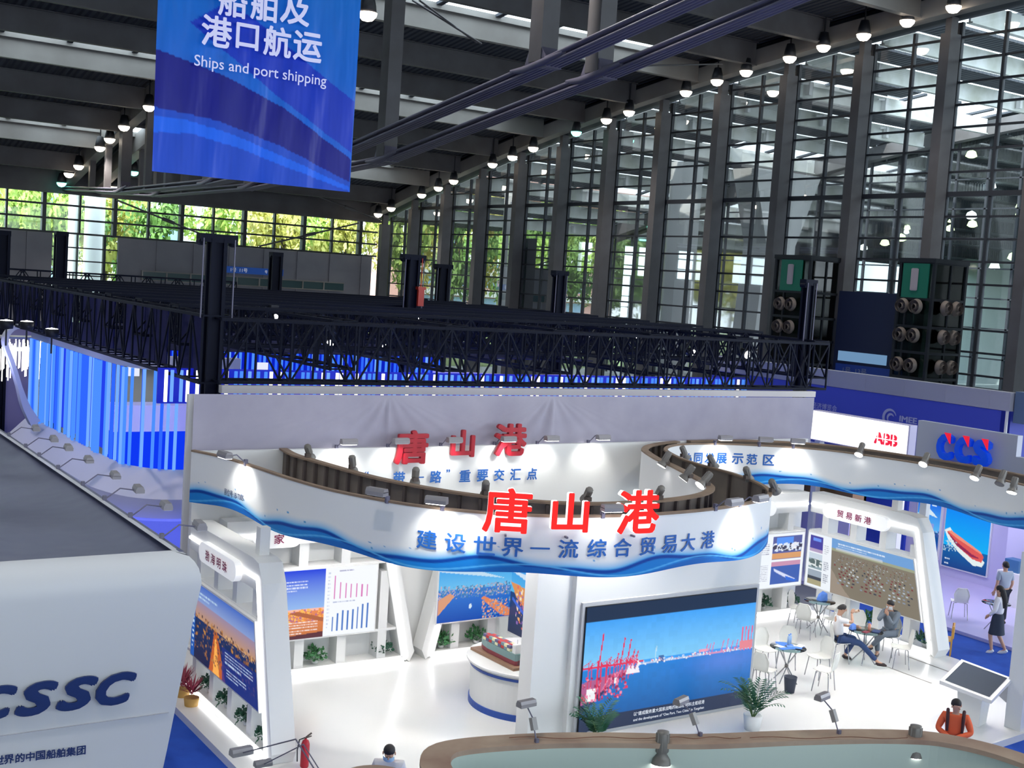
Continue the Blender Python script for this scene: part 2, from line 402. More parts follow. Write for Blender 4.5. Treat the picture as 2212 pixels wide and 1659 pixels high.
# corrugation ribs are part of the deck finish
nt = m_deck.node_tree; b_ = nt.nodes['Principled BSDF']; tc = nt.nodes.new('ShaderNodeTexCoord'); wv = nt.nodes.new('ShaderNodeTexWave')
wv.inputs['Scale'].default_value = .8; wv.bands_direction = 'X'; bp = nt.nodes.new('ShaderNodeBump'); bp.inputs['Distance'].default_value = .15
nt.links.new(tc.outputs['Object'], wv.inputs['Vector']); nt.links.new(wv.outputs['Fac'], bp.inputs['Height']); nt.links.new(bp.outputs[0], b_.inputs['Normal'])
m_sky = frosted('skylight_frosted', (.86, .93, .97), .75)
for (a, b) in slots:
    if a > 97: continue
    f = MB(); g = MB()
    for yy in (a, b): f.bar((-30, yy, zr(yy)+1.28), (45.5, yy, zr(yy)+1.28), .12, .3)
    g.add([(-30, a, zr(a)+1.5), (45.5, a, zr(a)+1.5), (45.5, b, zr(b)+1.5), (-30, b, zr(b)+1.5)], [(0, 1, 2, 3)])
    window(f, m_steel_lt, [g], m_sky)
def ibeam(mb, x0, x1, y, zb, d, fw=.4):
    mb.box(x0, x1, y-fw/2, y+fw/2, zb, zb+.07); mb.box(x0, x1, y-.03, y+.03, zb+.07, zb+d); mb.box(x0, x1, y-fw/2, y+fw/2, zb+d-.05, zb+d)
bi = 0
for n in range(2, -5, -1):
    for kind, yb in (('C', A0+15.66*n+10.4), ('B', A0+15.66*n+4.75), ('A', A0+15.66*n)):
        if yb > 96 or yb < 0: continue
        for (x0, x1, side) in ((-29.9, 22.9, 'left of the twin trusses'), (26.1, 48.9, 'right of the twin trusses')):
            mb = MB(); z = zr(yb)+(.0 if kind != 'B' else .1)
            ibeam(mb, x0, x1, yb, z, 1.3)
            if kind == 'B': mb.box(x0, x1, yb-.1, yb-.04, z+.05, z+1.25)
            o = mb.build('roof_beam', m_steel_lt if kind == 'B' else m_steel)
            tag(o, '%s roof cross beam %s, %s from the far eave' % ('pale' if kind == 'B' else 'grey', side, ORD[bi]), 'beam', 'roof cross beams')
        bi += 1
# twin trusses with posts and cable bundles
Yn = [97.2, 82.0, 65.5, 49.6, 34.27, 19.5, 4.5, -11, -20]; Zn = [13.0, 12.45, 12.5, 13.25, 15.35, 17.6, 18.0, 17.6, 17.4]
for X, nm in ((23.26, 'left'), (25.6, 'right')):
    t = thing('roof_truss', 'arched roof truss with box posts and slanting cable bundles, %s one of the twin pair' % nm, 'truss', (X, 49.6, 14))
    T = Matrix.Translation((-X, -49.6, -14))
    mb = MB(); arch(mb, X-.35, X+.35, .05, 1.3); mb.xf(T); mb.build('top_chord', m_steel_lt, t)
    for y, z in list(zip(Yn, Zn))[1:7]:
        mb = MB(); mb.box(X-.33, X+.33, y-.36, y+.36, z+.15, zr(y)+.2)
        mb.xf(T); mb.build('post', m_steel, t)
        mb = MB(); 
        for k in range(4):
            dx = (k-1.5)*.16
            mb.tube([(X+dx, y+1.5, z-.02), (X+dx, y+.6, z-.06), (X+dx, y-.6, z+.1), (X+dx, y-1.5, z+.28)], [.07, .15, .15, .07], 8)
        mb.slab([(-.7, -.1), (.7, -.1), (.36, .6), (-.36, .6)], (X-.3, y, z), (0, 1, 0), (0, 0, 1), (.6, 0, 0))
        mb.xf(T); mb.build('cable_saddle', m_cable, t)
    for k in range(4):
        dx = (k-1.5)*.16
        for dz in (0, .22):
            mb = MB(); mb.tube([(X+dx, y, z+dz-.1) for y, z in zip(Yn, Zn)], .07, 6); mb.xf(T); mb.build('cable', m_cable, t)
    mb = MB()
    for y, z in zip([90, 86, 77, 73], [12.65, 12.5, 12.4, 12.4]):
        mb.box(X-.2, X+.2, y-.2, y+.2, z, zr(y)+.1)
    mb.xf(T); mb.build('hanger', m_steel, t)
# thin tie rods in front of the far windows
for k, (pa, pb, yy) in enumerate([((252, 432), (470, 520), 96.5), ((775, 482), (560, 532), 96.5), ((690, 425), (820, 475), 94)]):
    a = gy(*pa, yy); b = gy(*pb, yy); mb = MB(); mb.tube([a, b], .07, 8); c = (a+b)/2; d = (b-a).normalized(); mb.tube([c-d*.5, c+d*.5], .14, 8)
    tag(mb.build('tie_rod', m_steel), 'thin slanting steel tie rod %s' % ['crossing the far windows at left', 'rising to the right in front of the far windows', 'under the far eave beside the corner'][k], 'rod', 'slanting tie rods')
for k, (pa, pb) in enumerate([((890, 0), (1040, 95)), ((905, 0), (1030, 92)), ((1390, 142), (1560, 138))]):
    a = gx(*pa, 29 if k < 2 else 38); b = gx(*pb, 33 if k < 2 else 46); mb = MB(); mb.tube([a, b], .05, 6)
    tag(mb.build('tie_rod', m_steel), 'thin roof bracing rod %s' % ['crossing in front of the nearest skylight, left of two', 'crossing in front of the nearest skylight, right of two', 'running level to the glass wall girder'][k], 'rod', 'roof bracing rods')
# downlights
def downlight():
    t = thing('downlight', 'x', 'downlight', (0, 0, 0), 0, 'round downlights under the roof')
    mb = MB(); mb.lathe([(.02, .75), (.2, .7), (.3, .3), (.34, 0), (.28, 0), (.26, .1)], n=16); mb.tube([(0, 0, .7), (0, 0, 1.9)], .04, 6); mb.build('housing', m_black, t)
    mb = MB(); mb.lathe([(.001, -.32), (.2, -.27), (.33, -.12), (.36, .0)], n=16); mb.build('lens', m_lampon, t)
    return t
dl = None
edge = [(2060, 14), (1960, 45), (1866, 75), (1779, 100), (1706, 124), (1612, 154), (1549, 174), (1482, 198), (1359, 241), (1310, 258), (1245, 285), (1152, 319), (1107, 338), (1064, 354), (980, 390), (947, 405), (911, 420), (845, 449), (817, 462)]
left = [(322, 230), (268, 273), (237, 300), (216, 318), (170, 358), (149, 375), (133, 395), (314, 352), (289, 371), (247, 404), (794, 28)]
k = 0
for grp, XX, txt in ((edge, 48.4, 'beside the glass wall girder, %s from the right'), (left[:7], 22.6, 'beside the left twin truss, %s from the top'), (left[7:10], 26.3, 'beside the right twin truss, %s from the top'), (left[10:], 20.5, 'lone one right of the hanging banner')):
    for q, p in enumerate(grp):
        P = gx(*p, XX)
        lb = 'round lit downlight '+(txt % ORD[q] if '%s' in txt else txt)
        if dl is None: dl = downlight(); o = dl
        else: o = dup(dl)
        o.location = P; o['label'] = lb
        if p in ((1245, 285), (133, 395), (289, 371)):
            for ch in o.children:
                if ch.name.startswith('lens'): ch.data = ch.data.copy(); ch.data.materials.clear(); ch.data.materials.append(m_lampgr)
            o['label'] = 'round downlight glowing green '+(txt % ORD[q])
# spots without fixtures, added under the roof to brighten the hall and booths
for X in (0, 22, 44):
    for y in (10, 35, 60, 85): spot('hall_fill_spot', (X, y, zr(y)-.1), (X, y, 0), 3500, 120, (1, .9, .8), .28)

# ================================================================ outside: canopy, next hall, trees
m_louv = mat('white_louver', (.9, .92, .92), .6, noise=(.7, .22, (.55, .57, .5)))
for i in range(15):
    y = 101.4-5.22*i
    if y > 98: continue
    mb = MB(); mb.box(51.0, 74.5, y-.06, y+.06, zr(y), zr(y)+1.0); mb.box(51, 74.5, y-.18, y+.18, zr(y)-.05, zr(y)+.02)
    t = mb.build('canopy_beam', m_louv); tag(t, 'white canopy beam outside the glass wall, %s from the far end' % ORD[i-1], 'beam', 'white canopy beams outside')
    for q, xx in enumerate((56.5, 63.5, 70)):
        b = MB(); b.box(xx-.12, xx+.12, y-.5, y-.2, zr(y)+.1, zr(y)+.85); b.bar((xx-.7, y-.35, zr(y)+.7), (xx+.1, y-.35, zr(y)+.8), .12); b.build('hanger_bracket', m_white, t)
mb = MB()
for i in range(15):
    y = 101.4-5.22*i
    deck_strip(mb, 51.0, 74.5 if i % 3 else 65, y-1.9, y-.1, up=1.05, n=2)
o = mb.build('canopy_roof', m_deck); tag(o, 'dark slatted canopy roof outside above the white beams', 'canopy')
t = thing('edge_girder', 'arched girder of the next hall seen through the glass wall', 'girder', (75, 40, 20)); T = Matrix.Translation((-75, -40, -20))
mb = MB(); arch(mb, 74.6, 75.3, -.1, .9); mb.xf(T); mb.build('box_beam', m_steel, t)
for i in range(0, 15):
    y = 96.4-5.22*i
    f = MB(); g = MB()
    for yy in (y, y-2.61): f.box(75.5, 75.7, yy-.08, yy+.08, 0, zr(yy))
    for z in range(0, 10):
        zz = 3+2.1*z
        if zz < zr(y)-.3: f.box(75.5, 75.66, y-5.22, y, zz-.05, zz+.05)
    g.add([(75.6, y-5.22, 0), (75.6, y, 0), (75.6, y, zr(y)), (75.6, y-5.22, zr(y-5.22))], [(0, 1, 2, 3)])
    window(f, m_mull, [g], m_glass_d)
mb = MB(); mb.box(75.4, 130, 0, 100, -.1, 0); mb.box(51, 75, 0, 99, -.1, 0); mb.box(129, 130, 0, 100, 0, 24); mb.box(76, 130, 9, 9.5, 0, 24); o = struct('floor_outside', mb, mat('paving', sr(170, 174, 176), .7)); o.name = 'trim_2'
mb = MB()
for n in range(0, 18):
    y = 98-5.22*n
    deck_strip(mb, 75.3, 130, y-5.22, y-(1.1 if n % 3 == 0 else 0), up=1.3, n=2); ibeam(mb, 75.4, 129, y-2, zr(y-2), 1.3)
o = mb.build('next_hall_roof', m_deck); tag(o, 'dark roof of the next hall seen far behind both glass walls', 'roof')
nl = [(2098, 338), (1968, 365), (2148, 338), (1968, 388), (1740, 422), (1648, 394), (1634, 446), (2045, 480), (2098, 470), (2100, 488), (2052, 497), (1955, 503), (1946, 518), (1911, 528), (1865, 538), (2203, 449), (2189, 559), (2148, 579), (2203, 467)]
mb0 = None
for q, p in enumerate(nl):
    P = gx(*p, 78.5+(q % 4)*9); P.z = min(P.z, zr(P.y)+.9)
    mb = MB(); mb.lathe([(.02, .5), (.3, .35), (.42, 0), (.36, -.02)], n=14); mb.ball((0, 0, 0), .34, 12, 6, (1, 1, .4))
    if mb0 is None: mb0 = mb.mesh('hall_lamp', m_lampyl); me1 = mb.mesh('hall_lamp', m_lampcool)
    o = link('hall_lamp', mb0 if q % 3 != 2 else me1); o.location = P
    tag(o, '%s round lamp in the next hall, %s of the row seen through the glass' % ('white' if q % 3 == 2 else 'yellowish', ORD[q]), 'lamp', 'lamps of the next hall')
mb = MB(); mb.box(-60, 260, 98.3, 320, -.4, -.3); mb.box(130, 260, -40, 98.3, -.4, -.3); o = mb.build('ground', mat('lawn', sr(120, 140, 90), .9, noise=(.2, .3, sr(90, 110, 60)))); o['kind'] = 'structure'; o.name = 'trim_3'
# trees
m_leaf = [mat('leaves_light', (.42, .56, .12), .6), mat('leaves_green', (.20, .36, .08), .6), mat('leaves_yellow', (.62, .58, .16), .6)]
m_bark = mat('bark', (.12, .09, .07), .9)
def crown(seed, n=2600):
    r = np.random.default_rng(seed); mb = MB(); cl = [(r.normal(0, 1.6), r.normal(0, 1.6), r.uniform(-2.4, 2.6), r.uniform(.9, 1.9)) for _ in range(22)]
    for _ in range(n):
        cx, cy, cz, cr = cl[r.integers(22)]; d = r.normal(0, 1, 3); d /= np.linalg.norm(d); p = np.array([cx, cy, cz])+d*cr*r.uniform(.6, 1.05)
        a = r.normal(0, 1, 3); a /= np.linalg.norm(a); b = np.cross(a, d); s = r.uniform(.12, .3)
        mb.add([p-a*s-b*s*.6, p+a*s-b*s*.6, p+a*s+b*s*.6, p-a*s+b*s*.6], [(0, 1, 2, 3)])
    return mb
cm = [crown(i).mesh('crown', m_leaf[i % 3]) for i in range(3)]
def trunk_mb():
    mb = MB(); mb.tube([(0, 0, -7.2), (.1, 0, -4), (0, .1, -1.5), (.1, 0, 1)], [.28, .22, .17, .08], 8)
    for a in range(5): mb.tube([(0, 0, -2.5+a*.5), (1.3*math.cos(a*1.3), 1.3*math.sin(a*1.3), -.9+a*.5)], [.09, .03], 6)
    return mb
tm = trunk_mb().mesh('trunk', m_bark)
tr = [(870, 505, 112, 1.1, 0), (905, 520, 122, 1.1, 2), (985, 530, 108, 1.0, 1), (1045, 525, 118, 1.1, 2), (1150, 560, 104, 1.15, 1), (1185, 540, 112, 1.0, 0), (1240, 560, 122, 1.2, 1), (1330, 560, 118, 1.15, 0), (1400, 590, 110, 1.2, 1), (1475, 585, 104, 1.15, 1), (1530, 590, 116, 1.2, 0), (1590, 610, 108, 1.1, 1),
      (60, 480, 116, 1.0, 2), (20, 500, 110, .9, 0), (135, 490, 112, .9, 0), (230, 500, 118, 1.2, 2), (330, 520, 112, 1.0, 1), (480, 520, 118, 1.1, 0), (610, 520, 110, 1.1, 2), (690, 540, 116, 1.1, 0), (745, 530, 112, .9, 2)]
for q, (px, py, yy, s, k) in enumerate(tr):
    P = gy(px, py, yy); t = thing('tree', '%s leafy tree outside the windows, %s in the row' % (['bright green', 'dark green', 'yellowish'][k], ORD[q]), 'tree', P, q*1.1, 'trees outside the glass')
    s_ = s*.85; a = link('crown', cm[k], t); b = link('trunk', tm, t); t.scale = (s_, s_, max(s_, P.z/7.2 if P.z/7.2 > s_ else s_))
# buildings, white piers outside
m_pink = mat('pinkish_facade', sr(225, 175, 165), .7); m_bw = mat('pale_facade', (.75, .76, .78), .6); m_win = mat('facade_glass', sr(150, 185, 215), .2)
t = thing('apartment_building', 'pinkish apartment building with pale balconies beyond the trees', 'building', (112, 165, 0))
mb = MB(); mb.box(-22, 30, 0, 14, 0, 24.5); mb.build('wall', m_pink, t)
for fl in range(7):
    mb = MB(); mb.box(-22.5, 30.5, -.9, 0, 3.2*fl+2.4, 3.2*fl+3.4); mb.build('balcony', m_bw, t)
    for k in range(9):
        mb = MB(); mb.box(-20+5.6*k, -17+5.6*k, -.1, 0, 3.2*fl+.7, 3.2*fl+2.2); mb.build('window', m_win, t)
t = thing('apartment_building', 'pale tall building rising behind the left trees', 'building', (40, 190, 0))
mb = MB(); mb.box(-30, 26, 0, 14, 0, 26); mb.build('wall', m_bw, t)
for fl in range(7):
    for k in range(9): mb = MB(); mb.box(-28+6*k, -25+6*k, -.1, 0, 3.4*fl+1, 3.4*fl+2.6); mb.build('window', m_win, t)
for q, (x, y, r, lb) in enumerate([(gy(200, 600, 104).x, 104, .8, 'left of the grey far wall'), (gy(155, 600, 103).x, 103, .45, 'slim one beside the far dark tower'), (62, 71, 1.2, 'under the canopy'), (57, 87, .7, 'beside the trees')]):
    mb = MB(); mb.lathe([(r, 0), (r, 13 if q < 2 else 18)], n=24); o = mb.build('round_pier', m_white); o.location = (x, y, 0); tag(o, 'round white concrete pier outside the glass, %s' % lb, 'pier', 'round piers outside')
o = MB(); o.slab([(-2.6, 0), (2.2, 0), (1.3, 6), (1.2, 12), (3.2, 17), (-3.2, 17), (-1.6, 12), (-2.0, 6)], (0, 0, 0), (1, 0, 0), (0, 0, 1), (0, 2.2, 0)); o = o.build('white_sculpted_pier', m_white); o.location = (62.5, 61, 0)
tag(o, 'broad white tapering pier outside between two glass wall columns', 'pier')
mb = MB(); mb.box(-2.6, 2.6, -.6, .6, 0, 11.5); mb.box(-.05, .05, -.65, -.6, 0, 11.5); o = mb.build('plant_cabinet', mat('slate_panel', sr(84, 108, 122), .6)); o.location = gx(1155, 640, 51.6); o.location.z = 0; o.rotation_euler.z = PI/2
tag(o, 'slate blue panelled box outside the glass wall', 'cabinet')
# ================================================================ black rigging over the blue booth
m_blk = mat('black_truss', (.004, .006, .018), .6, spec=.15)
m_navy = mat('navy_gauze', sr(8, 16, 80), .9)
def truss_mb(L, w=.5, h=.5, step=.55, r=.045):
    """box truss along local +x from 0 to L, top at z=0"""
    mb = MB(); br = MB()
    for y in (-w/2, w/2):
        for z in (0, -h): mb.bar((0, y, z), (L, y, z), r*1.5)
    n = max(2, int(L/step))
    for k in range(n+1):
        x = L*k/n
        for y in (-w/2, w/2): br.bar((x, y, 0), (x, y, -h), r*.9)
        br.bar((x, -w/2, 0), (x, w/2, 0), r*.8); br.bar((x, -w/2, -h), (x, w/2, -h), r*.8)
        if k < n:
            x2 = L*(k+1)/n; a, b = (0, -h) if k % 2 else (-h, 0)
            for y in (-w/2, w/2): br.bar((x, y, a), (x2, y, b), r*.8)
            br.bar((x, -w/2 if k % 2 else w/2, 0), (x2, w/2 if k % 2 else -w/2, 0), r*.7)
    return mb, br
TX0, TX1, TY0, TY1 = 9.35, 28.2, 25.6, 50.0
cache = {}
ti = 0
def truss(x, y, z, L, axis, w, h, step, label):
    global ti
    k = (L, w, h, step)
    if k not in cache:
        a, b = truss_mb(L, w, h, step); cache[k] = (a.mesh('chords', m_blk), b.mesh('lacing', m_blk))
    t = thing('lighting_truss', label, 'truss', (x, y, z), 0 if axis == 'x' else PI/2, 'black lighting trusses')
    link('chords', cache[k][0], t); link('lacing', cache[k][1], t); return t
truss(TX0, TY0, 7.0, TX1-TX0, 'x', .6, 1.35, .8, 'tall black lighting truss along the near edge above the grey fabric wall')
for i, y in enumerate((28.4, 31.2, 34, 37, 40, 43.2, 46.6, 50)):
    truss(TX0, y, 7.15, TX1-TX0, 'x', .6, .9, .7, 'black lighting truss running across the blue booth, %s behind the front one' % ORD[i])
for i, x in enumerate((TX0, 12.4, 15.4, 18.6, 21.8, 25, TX1)):
    truss(x, TY0, 7.05, TY1-TY0, 'y', .6, 1.1 if i else 1.45, .7, 'black lighting truss running away from the camera, %s from the left' % ORD[i])
truss(6.0, 34, 7.1, 25, 'y', .6, .8, .7, 'black lighting truss running away beyond the left edge of the blue booth')
truss(-14, 58, 7.3, 36, 'x', .6, 1.0, .7, 'farthest black lighting truss across the back of the hall')
mb = MB()
for k in range(26):
    y = 26.0+k*.93
    if k % 5 == 3: continue
    mb.box(9.62, 9.66, y, y+.86, 5.62, 7.0)
tag(mb.build('side_drape', m_navy), 'navy gauze drape hanging on the left side of the black rigging', 'drape')
mb = MB(); mb.box(9.9, 27.6, 36, 49.2, 5.50, 5.52)
tag(mb.build('ceiling_gauze', m_navy), 'navy gauze stretched flat inside the black rigging', 'drape')
# clutter on the rigging: chain hoists and small moving heads
def moving_head():
    t = thing('moving_head_light', 'x', 'stage light', (0, 0, 0), 0, 'stage lights on the rigging')
    mb = MB(); mb.box(-.18, .18, -.14, .14, -.15, 0); mb.box(-.2, -.15, -.06, .06, -.5, -.1); mb.box(.15, .2, -.06, .06, -.5, -.1); mb.build('yoke', m_black, t)
    mb = MB(); mb.tube([(0, .18, -.42), (0, -.22, -.5)], [.13, .16], 10); mb.build('head', m_black, t)
    mb = MB(); mb.tube([(0, -.222, -.5), (0, -.235, -.503)], [.12, .12], 10); mb.build('lens', m_lampcool, t)
    return t
hd = None
for q, p in enumerate([(705, 742), (826, 748), (1260, 728), (1487, 762), (1604, 765), (480, 700), (590, 700), (1366, 740), (900, 700)]):
    P = gy(*p, 30.8+(q % 3)*2.8 if q not in (4,) else 27.5)
    if hd is None: hd = moving_head(); o = hd
    else: o = dup(hd)
    o.location = (P.x, P.y, P.z+.5); o['label'] = 'lit stage light hanging in the black rigging %s' % ['above the back sign', 'left of the red hoist tower', 'right of the middle, the brightest', 'toward the right end, upper one', 'at the right end, lower one', 'right beside the near left tower', 'at the left end near the back', 'between the brightest one and the right end', 'just below the red hoist tower'][q]
    if q in (5, 6, 7, 8): o.scale = (.6, .6, .6)
def tower(px, py, X, Y, wd, bar, label, z=None):
    P = gx(px, py, X) if X is not None else gy(px, py, Y)
    t = thing('lifting_tower', label, 'tower', (P.x, P.y, 0), 0, 'black lifting towers')
    mb = MB(); h = wd/2
    for a in (-h, h):
        for b in (-h, h): mb.bar((a, b, 0), (a, b, P.z-.1), wd*.3)
    mb.box(-h*.7, h*.7, -h*.7, h*.7, 0, P.z-.15)
    mb.build('mast', m_blk, t)
    mb = MB(); mb.box(-bar/2, bar/2, -wd*.6, wd*.6, P.z-.18, P.z); mb.tube([(-bar/2+.05, -.1, P.z-.18), (-bar/2+.05, .1, P.z-.18)], .08, 8); mb.tube([(bar/2-.05, -.1, P.z-.18), (bar/2-.05, .1, P.z-.18)], .08, 8); mb.build('head_block', m_blk, t)
    mb = MB(); mb.tube([(-bar/2+.06, -.15, P.z-.1), (-bar/2+.06, -.15, 7)], .02, 5); mb.tube([(bar/2-.06, -.15, P.z-.1), (bar/2-.06, -.15, 7)], .02, 5); mb.build('hoist_chain', m_cable, t)
    mb = MB(); mb.box(-wd, wd, -wd, wd, 0, .12); mb.build('base', m_blk, t)
    return t
tower(470, 506, 9.35, None, .27, .82, 'near black lifting tower at the front left corner of the rigging')
t = tower(893, 550, 20, None, .3, .82, 'black lifting tower with a red hoist in the middle of the rigging')
mb = MB(); mb.box(.12, .34, -.3, -.1, 7.2, 7.75); mb.box(.1, .4, -.3, -.1, 7.75, 7.85); mb.tube([(.25, -.2, 7.8), (.25, -.2, 8.8)], .02, 5); mb.build('hoist', mat('red_hoist', sr(200, 50, 30), .4), t)
tower(958, 571, 28, None, .36, .8, 'black lifting tower just right of the red hoist tower')
tower(1210, 585, 28, None, .3, .62, 'black lifting tower in front of the slate blue cabinet')
tower(597, 545, 21, None, .36, .5, 'thin black lifting tower in front of the blue direction sign')
tower(133, 500, None, 53, .36, .5, 'black lifting tower at left between the grey wall and the glazed gap')
tower(8, 498, None, 53, .36, .5, 'black lifting tower cut by the left edge of the photo')
tower(1748, 604, 28.0, None, .22, .5, 'black lifting tower at the right end of the rigging')
# ================================================================ blue booth of glowing rods
m_rod = glow('rod_glow', (.075, .28, 1), 1.0); m_rod2 = glow('rod_glow_pale', (.17, .40, 1), 1.05); m_rod3 = glow('rod_glow_deep', (.03, .14, 1), 1.0)
m_back = glow('backing_glow', (.02, .06, .95), .9)
m_lav = mat('lavender_white', (.72, .72, .80), .5)
m_ledw = glow('led_white', (.95, .96, 1), 2.2)
def curve_pts(pts, n):
    """Catmull-Rom resample to n points, equal arc length"""
    P = [Vector((p[0], p[1], 0)) for p in pts]; out = []
    for i in range(len(P)-1):
        p0 = P[max(i-1, 0)]; p1 = P[i]; p2 = P[i+1]; p3 = P[min(i+2, len(P)-1)]
        for k in range(12):
            t = k/12; out.append(.5*((2*p1)+(-p0+p2)*t+(2*p0-5*p1+4*p2-p3)*t*t+(-p0+3*p1-3*p2+p3)*t**3))
    out.append(P[-1]); ds = [0]
    for a, b in zip(out, out[1:]): ds.append(ds[-1]+(b-a).length)
    res = []; j = 0
    for k in range(n):
        s = ds[-1]*k/(n-1)
        while j < len(ds)-2 and ds[j+1] < s: j += 1
        t = (s-ds[j])/(ds[j+1]-ds[j] or 1); res.append(out[j].lerp(out[j+1], t))
    return res, ds[-1]
def wall_on(mb, pts, z0, z1, th):
    """thin wall following pts, thickness th to the left of travel"""
    n = len(pts); v = []
    for i, p in enumerate(pts):
        d = (pts[min(i+1, n-1)]-pts[max(i-1, 0)]).normalized(); nn = Vector((-d.y, d.x, 0))*th
        v += [(p.x, p.y, z0), (p.x+nn.x, p.y+nn.y, z0), (p.x+nn.x, p.y+nn.y, z1), (p.x, p.y, z1)]
    f = [(4*i+q, 4*i+(q+1) % 4, 4*i+4+(q+1) % 4, 4*i+4+q) for i in range(n-1) for q in range(4)]+[(3, 2, 1, 0), tuple(4*(n-1)+q for q in range(4))]
    return mb.add(v, f, False)
def rods(t, pts, z0, z1, m_cycle, r=.05, jit=.06):
    me = {}
    for i, p in enumerate(pts):
        mm = m_cycle[rng.integers(len(m_cycle))]
        if mm.name not in me:
            mb = MB(); mb.tube([(0, 0, z0), (0, 0, z1)], r, 6); me[mm.name] = mb.mesh('light_rod', mm)
        o = link('light_rod', me[mm.name], t); o.location = (p.x+rng.normal(0, jit)-t.location.x, p.y+rng.normal(0, jit)-t.location.y, 0)
S1 = [(10.2, 47.0), (10.22, 45.1), (10.3, 42.5), (10.32, 40), (10.34, 37.8), (10.45, 36.1), (10.8, 35.2), (11.3, 34.7), (12.0, 34.5), (13.4, 34.5)]
pts, Ln = curve_pts(S1, 66)
t = thing('rod_screen', 'curved screen of upright glowing blue rods on a white base at the left', 'light screen', (10.3, 40, 0))
rods(t, pts, 2.15, 5.0, [m_rod, m_rod, m_rod2, m_rod3], .048, .06)
T = Matrix.Translation((-10.3, -40, 0))
bp_ = [p+Vector((.45, .15, 0)) for p in pts[:38]]
mb = MB(); wall_on(mb, bp_, 2.1, 5.0, .05); mb.xf(T); mb.build('backing_panel', m_back, t)
mb = MB(); wall_on(mb, pts, 5.0, 5.42, .3); mb.xf(T); mb.build('top_band', m_lav, t)
off1 = [p+Vector((-.75 if i < 46 else -.75*(1-(i-46)/22), -.1 if i < 40 else -.9*min(1, (i-40)/12), 0)) for i, p in enumerate(pts)]
mb = MB(); n = len(pts)
for (A, za), (B, zb) in (((pts, 2.15), (off1, 1.45)), ((off1, 1.45), (off1, .85))):
    v = [(p.x, p.y, za) for p in A]+[(p.x, p.y, zb) for p in B]; mb.add(v, [(i, i+1, n+i+1, n+i)[::-1] for i in range(n-1)], True)
wall_on(mb, off1, 0, .85, -.02); mb.xf(T); mb.build('flared_base', m_lav, t)
off2 = [p+Vector((-.9, -.3, 0)) for p in off1]
mb = MB(); wall_on(mb, off2[:44], .0, .12, -.7); mb.xf(T); mb.build('glow_step', mat('blue_step', sr(70, 130, 235), .4, emit=sr(60, 120, 235), es=.35), t)
mb = MB(); wall_on(mb, off1[40:], 0, .9, -.35); mb.xf(T); mb.build('corner_plinth', mat('periwinkle_panel', (.16, .20, .75), .5, emit=(.12, .16, 1), es=.55), t)
# interior counters seen between the rods
t = thing('reception_counter', 'white counter with royal blue front behind the glowing rods', 'counter', (14, 41.5, 0))
mb = MB(); mb.box(-2.2, 3.8, 0, .8, 0, 2.3); mb.build('front', glow('royal_front', (.005, .04, .9), 1), t)
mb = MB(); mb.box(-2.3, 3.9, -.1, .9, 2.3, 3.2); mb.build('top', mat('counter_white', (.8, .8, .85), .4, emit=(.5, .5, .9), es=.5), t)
for k in range(5): mb = MB(); mb.box(-1.9+k*1.15, -1.5+k*1.15, -.15, -.1, 4.2, 4.75); mb.build('display_panel', glow('panel_glow', (.8, .85, 1), 1), t)
# screens glimpsed through the rigging
def screen(name_lbl, P_, z0, z1, n, band=None, cyc=None, r=.05, low=True):
    pts, L = curve_pts(P_, n); c = pts[n//2]
    t = thing('rod_screen', name_lbl, 'light screen', (c.x, c.y, 0)); T = Matrix.Translation((-c.x, -c.y, 0))
    rods(t, pts, z0, z1, cyc or [m_rod, m_rod2, m_rod3], r, .02)
    if band:
        mb = MB(); wall_on(mb, pts, band[0], band[1], .1); mb.xf(T); mb.build('top_band', mat('violet_band', (.45, .43, .8), .5, emit=(.3, .28, .85), es=.6), t)
    mb = MB(); wall_on(mb, [p+Vector((0, .5, 0)) for p in pts], .1 if low else z0-.1, z1, .05); mb.xf(T); mb.build('backing_panel', mat('deep_blue_panel', (.005, .01, .25), .6, emit=(0, .01, .5), es=.7), t)
    return t
screen('row of glowing blue rods deep inside the blue booth, left of the middle', [(14.0, 40), (18, 39.6), (22, 40), (25, 40.5)], 3.2, 3.95, 70, (3.95, 4.25))
screen('upper row of glowing blue rods under the back of the rigging, left half', [(14.5, 44), (18, 43.6), (22, 44), (26, 44.5)], 4.0, 5.2, 52)
screen('curved run of glowing blue rods at the right of the blue booth', [(19.2, 33.2), (21.5, 32.2), (24.5, 32.4), (26.5, 31)], 3.9, 4.95, 72, (5.0, 5.3))
screen('long low row of blue lights in the gap above the grey fabric wall', [(8.8, 27.2), (14, 27.1), (20, 27.1), (26.8, 27.2)], 5.0, 5.72, 100, None, [m_rod, m_rod2, m_ledw, m_rod], .04, False)
mb = MB(); mb.box(11.6, 27.2, 26.5, 49, 0, .1); o = mb.build('exhibition_platform', mat('blue_platform', sr(60, 80, 190), .3)); tag(o, 'raised glossy platform of the blue rod booth', 'platform')
for (x, y) in ((14, 36), (20, 36), (25, 34), (17, 29)): 
    l = bpy.data.lights.new('rod_booth_fill', 'POINT'); l.energy = 160; l.color = (.25, .35, 1); l.shadow_soft_size = .3; o = bpy.data.objects.new('rod_booth_fill', l); o.location = (x, y, 4.6); COL.objects.link(o)  # added blue point lights without fixtures, tinting the pale surfaces around the rods
for (x, y) in ((8.3, 39), (8.6, 33.5), (8.4, 44)):
    l = bpy.data.lights.new('rod_booth_fill', 'POINT'); l.energy = 60; l.color = (.45, .5, 1); l.shadow_soft_size = .3; o = bpy.data.objects.new('rod_booth_fill', l); o.location = (x, y, 4.4); COL.objects.link(o)  # more added blue points, outside the left rod screen
